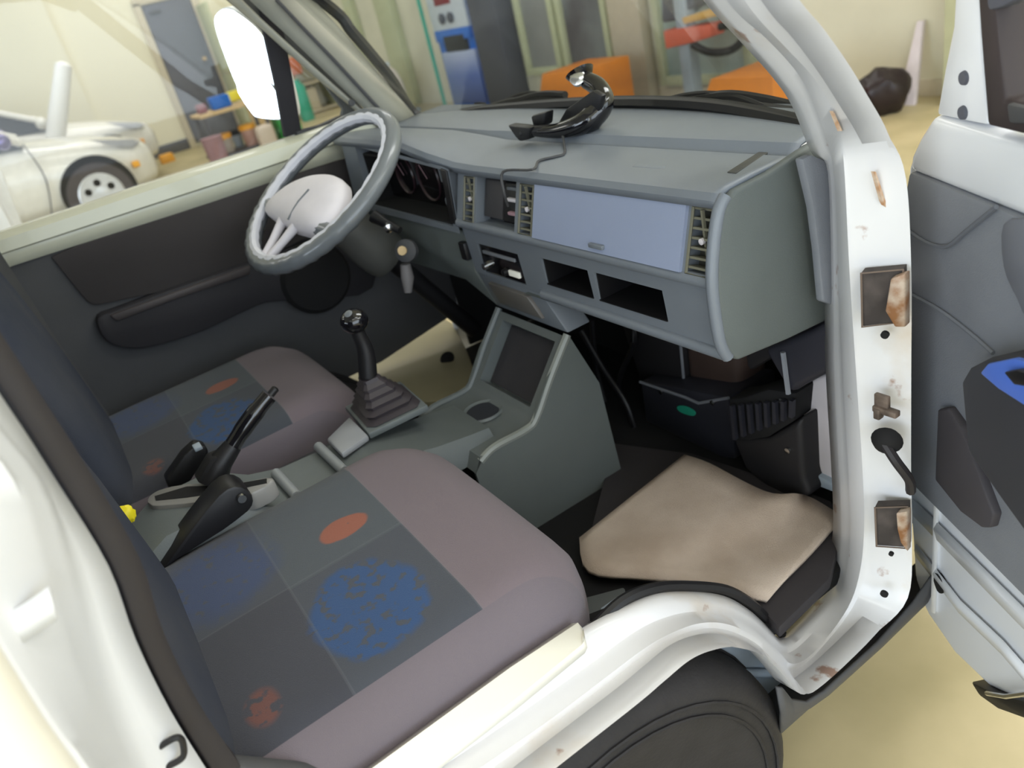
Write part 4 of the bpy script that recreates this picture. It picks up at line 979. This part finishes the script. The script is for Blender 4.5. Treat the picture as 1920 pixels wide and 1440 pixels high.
# side trim beside the pillar
q = [at(x, y, 'y', -.585) for x, y in ((1505, 298), (1522, 290), (1548, 300), (1562, 335), (1570, 560), (1562, 572), (1544, 566), (1536, 470), (1526, 390))]
prism('pillar_trim', q, (0, .012, 0), M['trim2'], van, bevel=.003)
# instrument binnacle
bm = bmesh.new()
def FB(y, z): return V((.604 - (.97 - z) * .1, y, .868 + (z - .868) * (zt_(y) - .866) / .110))
fascia(bm, FB, (YC, .56), (.868, .978), [(.09, .48, .878, .972)], V((.07, 0, 0))); finish(bm, 'instrument_fascia', M['dash'], D, smooth=False)
ic = box2('instrument_cluster', (.655, .092, .88), (.672, .478, .972), M['gloss'], D, bevel=.002, label='dark instrument cluster behind the steering wheel')
box2('cluster_wall', (.615, .474, .88), (.66, .479, .985), M['blackm'], ic, bevel=0)
box2('cluster_visor', (.612, .24, .985), (.66, .47, .989), M['blackm'], ic, bevel=0)
box2('cluster_wall', (.61, .091, .88), (.66, .095, .97), M['blackm'], ic, bevel=0)
box2('cluster_base', (.60, .092, .879), (.66, .478, .882), M['blackm'], ic, bevel=0)
for y, r in ((.38, .04), (.27, .045), (.16, .035)):
    lathe('gauge', [(.001, .001), (r * .93, .001), (r, .004), (r * 1.04, 0)], (.656, y, .935), (-1, 0, 0), mat('gauge_face', (60, 40, 46), rough=.3), ic, seg=28)
    tube('gauge_needle', [V((.652, y, .935)), V((.652, y + r * .5, .935 + r * .6))], .0009, M['pink'], ic, seg=6)
prism('switch_panel', [FB(.072, .885) + V((-.004, 0, 0)), FB(.092, .885) + V((-.004, 0, 0)), FB(.092, .975) + V((-.004, 0, 0)), FB(.072, .975) + V((-.004, 0, 0))], (.004, 0, 0), M['black'], D, bevel=.001)
for z in (.955, .905): box('rocker_switch', FB(.110, z) + V((.02, 0, 0)), (.02, .026, .026), M['black'], D, bevel=.003)
box('switch_glint', FB(.118, .958) + V((.008, 0, 0)), (.004, .004, .030), M['wheelr'], D, bevel=.001)
lathe('round_dial', [(.012, 0), (.010, .004), (.001, .004)], FB(.105, .915) + V((.010, 0, 0)), (-1, 0, 0), M['wheelr'], D, seg=16)
# driver knee panel and lower stack side
kp = [(.606, YC, .868), (.606, .545, .868), (.60, .55, .80), (.62, .42, .745), (.64, .20, .735), (.622, .05, .716), (.606, YC, .79)]
prism('knee_panel', [V(p) for p in kp], (.02, 0, 0), M['dash_side'], D, bevel=.004)
box('dash_switch', at(872, 470, 'x', .600), (.012, .022, .034), M['black'], D, bevel=.003)

# ---- steering wheel and column
S = bpy.data.objects.new('steering_wheel', None); COL.objects.link(S); S.parent = van
C0 = V((.4507, .3141, .9771)); N = V((-.5123, -.0950, .8535)); U = V((.8574, 0, .5147)); W = V((-.0489, .9955, .0815))
WL[S] = C0; S.location = C0 - WL[van]; S['label'] = 'grey plastic wrapped steering wheel with a pale centre pad'
def wq(u, v, n=0): return C0 + U * u + W * v + N * n
bm = bmesh.new(); NR = 96
add_tube(bm, [wq(.181 * math.cos(a), .181 * math.sin(a)) for a in [2 * math.pi * k / NR for k in range(NR)]],
         [.0160 + (.0012 * math.sin(k * 2.4) if 30 < k < 70 else 0) for k in range(NR)], 14, True)
finish(bm, 'rim', M['wheelr'], S, angle=80)
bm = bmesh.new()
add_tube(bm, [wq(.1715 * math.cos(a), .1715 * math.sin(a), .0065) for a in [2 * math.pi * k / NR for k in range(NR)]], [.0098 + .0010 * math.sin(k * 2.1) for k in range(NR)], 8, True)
finish(bm, 'rim_highlight_band', mat('rim_highlight', (214, 214, 222), rough=.35), S)  # pale band stands in for the highlight along the inner rim
pad = [(-.088, .128), (-.045, .124), (-.005, .085), (.026, .01), (.027, -.075), (-.02, -.130), (-.078, -.132), (-.095, -.04), (-.095, .03)]
pc = cr([V((a, b, 0)) for a, b in pad], 5, True); cx = V((-.04, 0, 0))
rows = []
for s, h in ((1.0, -.012), (1.0, .004), (.96, .013), (.86, .020), (.6, .026), (.3, .028), (.02, .029)):
    rows.append([wq(cx.x + (p.x - cx.x) * s, p.y * s, h) for p in pc])
bm = bmesh.new(); add_loft(bm, rows, closed=True, cap=True); finish(bm, 'centre_pad', M['wheelp'], S, angle=60)
tube('pad_crease', [wq(-.088, -.022, .0225), wq(-.065, -.023, .0270), wq(-.05, -.024, .0290), wq(-.02, -.028, .0292)], .0018, M['wheelr'], S, seg=6)
for v0, v1 in ((.03, .006), (-.035, -.010)):
    tube('lower_spoke', [wq(-.088, v0, .008), wq(-.13, (v0 + v1) / 2, .004), wq(-.175, v1, 0)], [.010, .008, .009], M['wheelp'], S, seg=10)
for s in (1, -1):
    tube('side_spoke', [wq(-.07, .11 * s, 0), wq(-.068, .165 * s, 0)], [.018, .012], M['wheelr'], S, seg=10)
st = bpy.data.objects.new('steering_column', None); COL.objects.link(st); st.parent = van; WL[st] = C0 - N * .15; st.location = WL[st] - WL[van]
tube('hub', [wq(-.03, 0, 0), wq(-.02, 0, -.05)], .028, M['black'], st, seg=18)
tube('column_shroud', cr([wq(-.03, 0, -.045), wq(-.02, 0, -.07), wq(-.015, 0, -.16), wq(-.01, 0, -.20)], 3), [.03, .034, .038, .042, .045, .048, .05, .05, .05, .048], M['trim2'] if False else mat('shroud_grey', (84, 84, 80), rough=.5), st, seg=22)
tube('column_shaft', [wq(-.01, 0, -.2), wq(.0, 0, -.5)], .02, M['black'], st, seg=12)
tube('indicator_stalk', [at(700, 405, 'y', .22), at(722, 418, 'y', .20), at(750, 432, 'y', .17)], [.013, .009, .007], M['black'], st, seg=10)
lathe('stalk_tip', [(.008, 0), (.009, .012), (.003, .016)], at(726, 424, 'y', .19), (-.2, -.9, -.2), M['chrome'], st, seg=12)
lathe('ignition_barrel', [(.022, 0), (.022, .014), (.012, .02), (.001, .02)], at(765, 470, 'y', .20), (-.6, -.6, .3), M['trim'], st, seg=18)
lathe('key_head', [(.002, 0), (.009, 0), (.009, .004)], at(755, 470, 'y', .18), (-.6, -.6, .3), M['card'], st, seg=10)
tube('key_fob', [at(760, 495, 'y', .21), at(764, 520, 'y', .21), at(765, 548, 'y', .21)], [.010, .013, .008], mat('fob_grey', (120, 116, 116)), st, seg=10)

# ---- passenger footwell: heater box, blower, washer bottle
H = bpy.data.objects.new('heater_unit', None); COL.objects.link(H); H.parent = van; WL[H] = V((.85, -.25, .55)); H.location = WL[H] - WL[van]; H['label'] = 'black heater and blower housing under the passenger dash'
mh = mat('heater_black', (44, 44, 52), rough=.5); mh2 = mat('heater_black2', (36, 34, 36), rough=.6)
def hx(x, y, X): return at(x, y, 'x', X)
prism('lower_housing', [hx(x, y, .83) for x, y in ((1200, 715), (1365, 745), (1378, 862), (1335, 858), (1275, 835), (1210, 790))], (.12, 0, 0), mh, H, bevel=.006)
prism('upper_housing', [hx(x, y, .87) for x, y in ((1150, 560), (1270, 600), (1285, 745), (1200, 715), (1175, 640))], (.1, 0, 0), mh2, H, bevel=.006)
prism('brown_duct', [hx(x, y, .88) for x, y in ((1275, 600), (1390, 640), (1385, 740), (1290, 742))], (.08, 0, 0), mat('duct_brown', (78, 62, 56), rough=.6), H, bevel=.02, seg=3)
tube('housing_seam', [hx(1200, 716, .828), hx(1285, 745, .828), hx(1310, 756, .828), hx(1366, 746, .828)], .003, M['trim2'], H, seg=6)
tube('duct_edge', [hx(1272, 600, .868), hx(1284, 735, .868)], .003, M['trim2'], H, seg=6)
prism('sticker', cr([hx(x, y, .828) for x, y in ((1270, 762), (1285, 762), (1302, 772), (1300, 780), (1283, 776), (1272, 770))], 3, True), (.003, 0, 0), M['tealst'], H, bevel=0, label='small green sticker')
prism('grille_back', [hx(x, y, .80) for x, y in ((1366, 748), (1395, 745), (1440, 730), (1492, 738), (1488, 790), (1440, 820), (1395, 828), (1372, 820))], (.05, 0, 0), M['blackm'], H, bevel=.004)
for k in range(8):
    a = hx(1374 + k * 16, 757 - k * 1.5, .796); b = hx(1380 + k * 15, 820 - k * 6, .796)
    bm = bmesh.new(); add_prism(bm, [a, a + V((0, -.006, 0)), b + V((0, -.006, 0)), b], (-.008, 0, 0)); finish(bm, 'grille_slat', mh, H)
prism('blower_case', [hx(x, y, .80) for x, y in ((1372, 822), (1440, 822), (1500, 785), (1506, 900), (1520, 930), (1470, 945), (1395, 880))], (.12, 0, 0), mh2, H, bevel=.01, seg=3)
prism('resistor_box', [hx(x, y, .76) for x, y in ((1430, 655), (1470, 640), (1560, 600), (1570, 690), (1505, 725), (1480, 740), (1450, 690))], (.1, 0, 0), mh, H, bevel=.01, seg=3)
tube('box_edge', [hx(1468, 660, .757), hx(1478, 738, .757)], .004, M['trim2'], H, seg=6)
prism('upper_duct', [hx(x, y, .82) for x, y in ((1390, 640), (1560, 560), (1565, 640), (1470, 660), (1400, 700))], (.1, 0, 0), mh2, H, bevel=.01)
for x, y in ((1239, 735), (1336, 755), (1477, 845), (1466, 752), (1276, 838)):
    lathe('screw', [(.0005, .003), (.005, .002), (.005, -.002)], hx(x, y, .797 if x > 1400 else .826), (-1, 0, 0), M['chrome'], H, seg=10)
for k, pts in enumerate((((1090, 620), (1130, 690), (1175, 760), (1200, 840)), ((1110, 600), (1120, 700), (1150, 800)), ((1180, 600), (1190, 640), (1160, 720), (1185, 800)))):
    tube('wire_loom', cr([hx(x, y, .80 + .03 * k) for x, y in pts], 5), .006, M['black'], H, seg=8)
tube('silver_pipe', [hx(1186, 608, .83), hx(1186, 640, .83)], .004, M['chrome'], H, seg=8)
prism('washer_bottle', cr([hx(x, y, .84) for x, y in ((1512, 722), (1565, 712), (1580, 850), (1578, 915), (1535, 895), (1508, 850), (1504, 780))], 3, True), (.1, 0, 0), mat('bottle_white', (226, 218, 220), rough=.4), van, bevel=.01, seg=3, label='white washer bottle in the front corner')
prism('bottle_bracket', [hx(x, y, .83) for x, y in ((1525, 888), (1580, 915), (1580, 930), (1528, 910))], (.06, 0, 0), M['greyb'], van, bevel=.003)
# floor edge under the mat
prism('floor_edge', [at(x, y, 'z', .41) for x, y in ((1090, 1062), (1300, 1092), (1420, 1130), (1460, 1178), (1555, 1085), (1578, 1000), (1560, 940), (1500, 915), (1300, 850), (1150, 830))], (0, 0, -.02), mat('floor_rubber', (58, 54, 56), rough=.75), van, bevel=.003, label='dark rubber floor around the mat')
prism('floor_bracket', [at(x, y, 'z', .45) for x, y in ((1095, 1120), (1170, 1100), (1180, 1130), (1100, 1175))], (0, 0, -.05), mat('bracket_grey', (96, 100, 100)), van, bevel=.003)
box('latch_plate', at(1150, 1140, 'z', .455), (.03, .02, .008), M['greyb'], van, bevel=.002)

# loose beige mat on the floor
top = cr([V((x, y, 0)) for x, y in ((1283, 852), (1330, 868), (1400, 905), (1450, 925), (1510, 928), (1577, 966))], 4)
bot = cr([V((x, y, 0)) for x, y in ((1086, 1008), (1102, 1068), (1200, 1082), (1300, 1090), (1400, 1115), (1440, 1126))], 4)
n = len(top); rows = []
for i in range(9):
    f = i / 8; r = []
    for j in range(n):
        a, b = top[j], bot[j]; px, py = a.x + (b.x - a.x) * f, a.y + (b.y - a.y) * f
        z = .425 + .004 * math.sin(j * .6 + f * 5) + (.02 * (1 - f) ** 3 if j < 16 else 0)
        r.append(at(px, py, 'z', z))
    rows.append(r)
bm = bmesh.new(); add_loft(bm, rows); mt = finish(bm, 'floor_mat', M['carpet'], None, angle=80)
md = mt.modifiers.new('t', 'SOLIDIFY'); md.thickness = .008; md.offset = -1
tag(mt, 'beige carpet mat lying on the dark floor of the passenger footwell', 'mat')

# yellow cloth tucked behind the seat
bm = bmesh.new(); bmesh.ops.create_icosphere(bm, subdivisions=3, radius=1)
yc_ = at(234, 966, 'y', -.06)
for v in bm.verts:
    k = 1 + .22 * math.sin(v.co.x * 9 + v.co.z * 7) * math.cos(v.co.y * 8); v.co = V((v.co.x * .014 * k, v.co.y * .012, v.co.z * .014 * k)) + yc_
tag(finish(bm, 'yellow_cloth', M['yellow']), 'small crumpled yellow cloth tucked beside the passenger backrest', 'cloth')

# ---- phone holder on the dash with its cable
ph = thing('phone_holder', (.78, -.02, 1.0), 'black suction phone holder with a curved arm on the dash top', 'phone holder')
def hp_(x, y, X=.80): return at(x, y, 'x', X)
gl_ = M['gloss']
tube('curved_arm', cr([hp_(992, 247, .722), hp_(1040, 246, .738), hp_(1088, 234, .755), hp_(1120, 212, .775), hp_(1132, 188, .79), hp_(1122, 164, .80), hp_(1100, 150, .80)], 5), [.006 + .0011 * k if k < 14 else .0224 - .0003 * k for k in range(31)], gl_, ph, seg=14)
lathe('suction_cup', [(.004, .0), (.014, .004), (.022, .018), (.024, .022), (.001, .022)], hp_(1096, 158), (.1, .5, .9), gl_, ph, seg=24)
prism('clamp_plate', [hp_(x, y, .765) for x, y in ((1060, 205), (1110, 170), (1128, 180), (1120, 215), (1080, 236), (1040, 240))], (.012, 0, 0), M['black'], ph, bevel=.004)
prism('clamp_jaw', [hp_(x, y, .712) for x, y in ((950, 235), (978, 238), (992, 240), (990, 262), (974, 266), (966, 258))], (.02, 0, 0), M['black'], ph, bevel=.004)
prism('clamp_jaw', [hp_(x, y, .735) for x, y in ((994, 218), (1022, 210), (1020, 236), (1000, 242))], (.02, 0, 0), M['black'], ph, bevel=.004)
tube('clamp_bar', [hp_(980, 250, .718), hp_(1010, 244, .728), hp_(1045, 241, .742)], .008, M['black'], ph, seg=10)
lathe('swivel_knob', [(.012, 0), (.013, .008), (.006, .012)], hp_(1085, 150, .79), (-.6, -.5, .6), M['chrome'], ph, seg=16)
cb = tube('charging_cable', cr([hp_(1052, 240, .745), at(1058, 270, 'z', .997), at(1058, 288, 'z', .995), at(1040, 294, 'z', .995), at(1010, 302, 'z', .994), at(998, 318, 'z', .993), V((.603, -.118, .99)), V((.594, -.122, .96)), V((.602, -.11, .935))], 5), .0022, M['trim'], None, seg=6)
tag(cb, 'thin dark cable running from the phone holder over the dash edge', 'cable')

# ---- wipers in front of the screen
def wiper(arm, bl, label):
    t = bpy.data.objects.new('wiper', None); COL.objects.link(t); t.parent = van; WL[t] = V((.95, arm[0][1], 1.0)); t.location = WL[t] - WL[van]; t['label'] = label
    tube('wiper_arm', cr([V(p) for p in arm], 4), .0075, M['black'], t, seg=8)
    tube('wiper_blade', cr([V(p) for p in bl], 4), .0080, M['black'], t, seg=8)
    a, b = V(bl[0]), V(bl[-1])
    tube('blade_frame', cr([a.lerp(b, .1), a.lerp(b, .3) + V((.008, 0, .018)), a.lerp(b, .5) + V((.012, 0, .024)), a.lerp(b, .7) + V((.008, 0, .018)), a.lerp(b, .9)], 4), .004, M['black'], t, seg=6)
    lathe('wiper_boss', [(.016, 0), (.014, .018), (.002, .02)], V(arm[0]), (.3, 0, 1), M['black'], t, seg=14)
XW = .925
def wx(x, y, X=XW): return at(x, y, 'x', X)
wiper([wx(900, 208, .93), wx(950, 195), wx(1010, 178), wx(1060, 178)], [wx(910, 205), wx(960, 190), wx(1020, 186), wx(1075, 192)], 'black wiper left of the phone holder')
wiper([wx(1510, 205, .90), wx(1440, 188, .91), wx(1370, 178, .91), wx(1310, 185, .92)], [wx(1180, 205, .93), wx(1250, 190, .93), wx(1330, 190, .92), wx(1500, 212, .88)], 'black wiper right of the phone holder')
q = [wx(x, y, .935) for x, y in ((1190, 206), (1300, 196), (1500, 206), (1530, 222), (1530, 240), (1190, 222))]
prism('scuttle_grille', q, (.02, 0, 0), M['black'], van, bevel=.002)
q = [wx(x, y, .935) for x, y in ((845, 205), (905, 203), (990, 215), (1100, 212), (1180, 214), (1180, 224), (845, 222))]
prism('scuttle_grille', q, (.02, 0, 0), M['black'], van, bevel=.002)
box2('scuttle_panel', (.89, -.42, .99), (.955, .52, 1.0), M['black'], van, bevel=.002)

# ---- open passenger door
PD = bpy.data.objects.new('passenger_door', None); COL.objects.link(PD); PD.parent = van
H0 = V((.835, -.620, .7)); DD = V((-.49, -.872, 0)).normalized(); DN = V((-.872, .49, 0)).normalized()   # DN faces the camera
WL[PD] = H0; PD.location = H0 - WL[van]; PD['label'] = 'open passenger door seen from inside, white with grey trim'
def dp(x, y, k=0): return at(x, y, H0 + DN * k, DN)
def dprism(name, pts, k, th, m, bevel=.003, sm=0, **kw):
    P = [dp(x, y, k) for x, y in pts]
    if sm: P = cr(P, sm, True)
    return prism(name, P, -DN * th, m, PD, bevel=bevel, **kw)
dprism('door_shell', [(1745, 217), (1920, 268), (2300, 380), (2400, 900), (2300, 1500), (1950, 1340), (1852, 1290), (1790, 1230), (1735, 1150), (1712, 1080), (1700, 900), (1690, 420), (1700, 310), (1718, 262)], -.012, .08, M['white'], bevel=.012, seg=4)
dprism('top_rail', [(1745, 217), (1920, 268), (2200, 350), (2200, 500), (1920, 410), (1702, 322), (1706, 290), (1722, 255)], .004, .03, M['white'], bevel=.01, seg=3)
dprism('trim_card', [(1703, 322), (1920, 412), (2250, 545), (2300, 1300), (1920, 1122), (1705, 905), (1698, 700), (1692, 380)], .006, .02, M['trim2'], bevel=.005, label='mid grey door trim card')
lo_ = [dp(x, y, -.008) for x, y in ((1712, 935), (1920, 1140), (2200, 1420))]
sheet('lower_ridge', [[p for p in lo_], [p + DN * .003 - V((0, 0, .012)) for p in lo_], [p - V((0, 0, .03)) for p in lo_]], M['white'], PD, thick=.0012)
lo_ = [dp(x, y, -.008) for x, y in ((1718, 1020), (1800, 1125), (1880, 1200), (1950, 1280))]
sheet('lower_ridge', [[p for p in lo_], [p + DN * .0025 - V((0, 0, .010)) for p in lo_], [p - V((0, 0, .024)) for p in lo_]], M['white'], PD, thick=.0012)
dprism('drain_hole', [(1748, 1078), (1757, 1076), (1768, 1095), (1768, 1112), (1757, 1108)], -.006, .006, M['blackm'], bevel=0, sm=3)
dprism('bottom_seal', [(1818, 1278), (1860, 1298), (1930, 1318), (2000, 1340), (2000, 1370), (1925, 1350), (1870, 1330), (1835, 1305)], -.004, .05, M['black'], bevel=.004)
tube('bottom_edge_bright', [dp(1850, 1300, .002), dp(1885, 1306, .002), dp(1930, 1300, .002)], .003, M['chrome'], PD, seg=6)
# armrest
dprism('armrest', [(1800, 715), (1815, 690), (1850, 672), (1940, 672), (2100, 740), (2100, 1120), (1920, 1000), (1870, 930), (1812, 845)], .045, .045, mat('armrest_dark', (58, 58, 64), rough=.65), bevel=.006, seg=3)
dprism('armrest_top', [(1835, 700), (1850, 682), (1900, 672), (1990, 700), (2060, 780), (1920, 762), (1870, 730)], .052, .008, M['blue'], bevel=.003, label='bright blue armrest top panel')
dprism('window_switch', [(1880, 698), (1905, 694), (1960, 712), (1960, 732), (1900, 722)], .060, .01, M['black'], bevel=.002)
dprism('map_pocket', [(1757, 768), (1775, 765), (1800, 800), (1830, 880), (1862, 965), (1855, 990), (1840, 990), (1800, 960), (1752, 900)], .016, .012, mat('pocket_dark', (66, 62, 66), rough=.7), bevel=.003)
tube('trim_crease', cr([dp(1700, 430, .008), dp(1738, 455, .008), dp(1775, 462, .008), dp(1810, 435, .008), dp(1868, 388, .008)], 5), .0025, mat('crease_grey', (104, 107, 114), rough=.6), PD, seg=6)
tube('trim_crease', cr([dp(1700, 548, .008), dp(1760, 580, .008), dp(1820, 625, .008), dp(1862, 662, .008)], 5), .0025, mat('crease_grey2', (112, 115, 122), rough=.6), PD, seg=6)
q = [(1880, 420), (1930, 430), (1930, 600), (1905, 560), (1880, 500)]
dprism('handle_cup', q, .008, .006, mat('cup_grey', (112, 114, 122), rough=.5), bevel=.002, sm=3)
# window frame
dprism('frame_post', [(1795, -120), (1830, -120), (1838, 100), (1850, 236), (1800, 226), (1755, 216), (1770, 130), (1786, 50)], .0, .03, M['white'], bevel=.004, label='white front post of the door frame')
dprism('frame_seal', [(1822, -160), (1860, -160), (1866, 20), (1883, 188), (1960, 200), (1960, 264), (1850, 236), (1836, 60)], .012, .03, mat('frame_seal_brown', (52, 42, 42), rough=.6), bevel=.004, label='dark brown window seal frame')
dprism('sash_corner', [(1840, -60), (1850, 22), (1875, 16), (1895, 6), (1930, -5), (1930, -60)], .016, .02, M['col'], bevel=.004)
dprism('sill_seal', [(1885, 194), (1960, 210), (1960, 235), (1890, 232)], .016, .02, M['trim'], bevel=.003)
dprism('door_glass', [(1862, -140), (1870, 20), (1886, 190), (2200, 290), (2200, -100)], -.01, .004, M['qglass'], bevel=0)
for x, y in ((1809, 146), (1807, 211)): lathe('frame_screw', [(.0005, .003), (.006, .003), (.007, 0)], dp(x, y, .0), DN, M['col'], PD, seg=14)
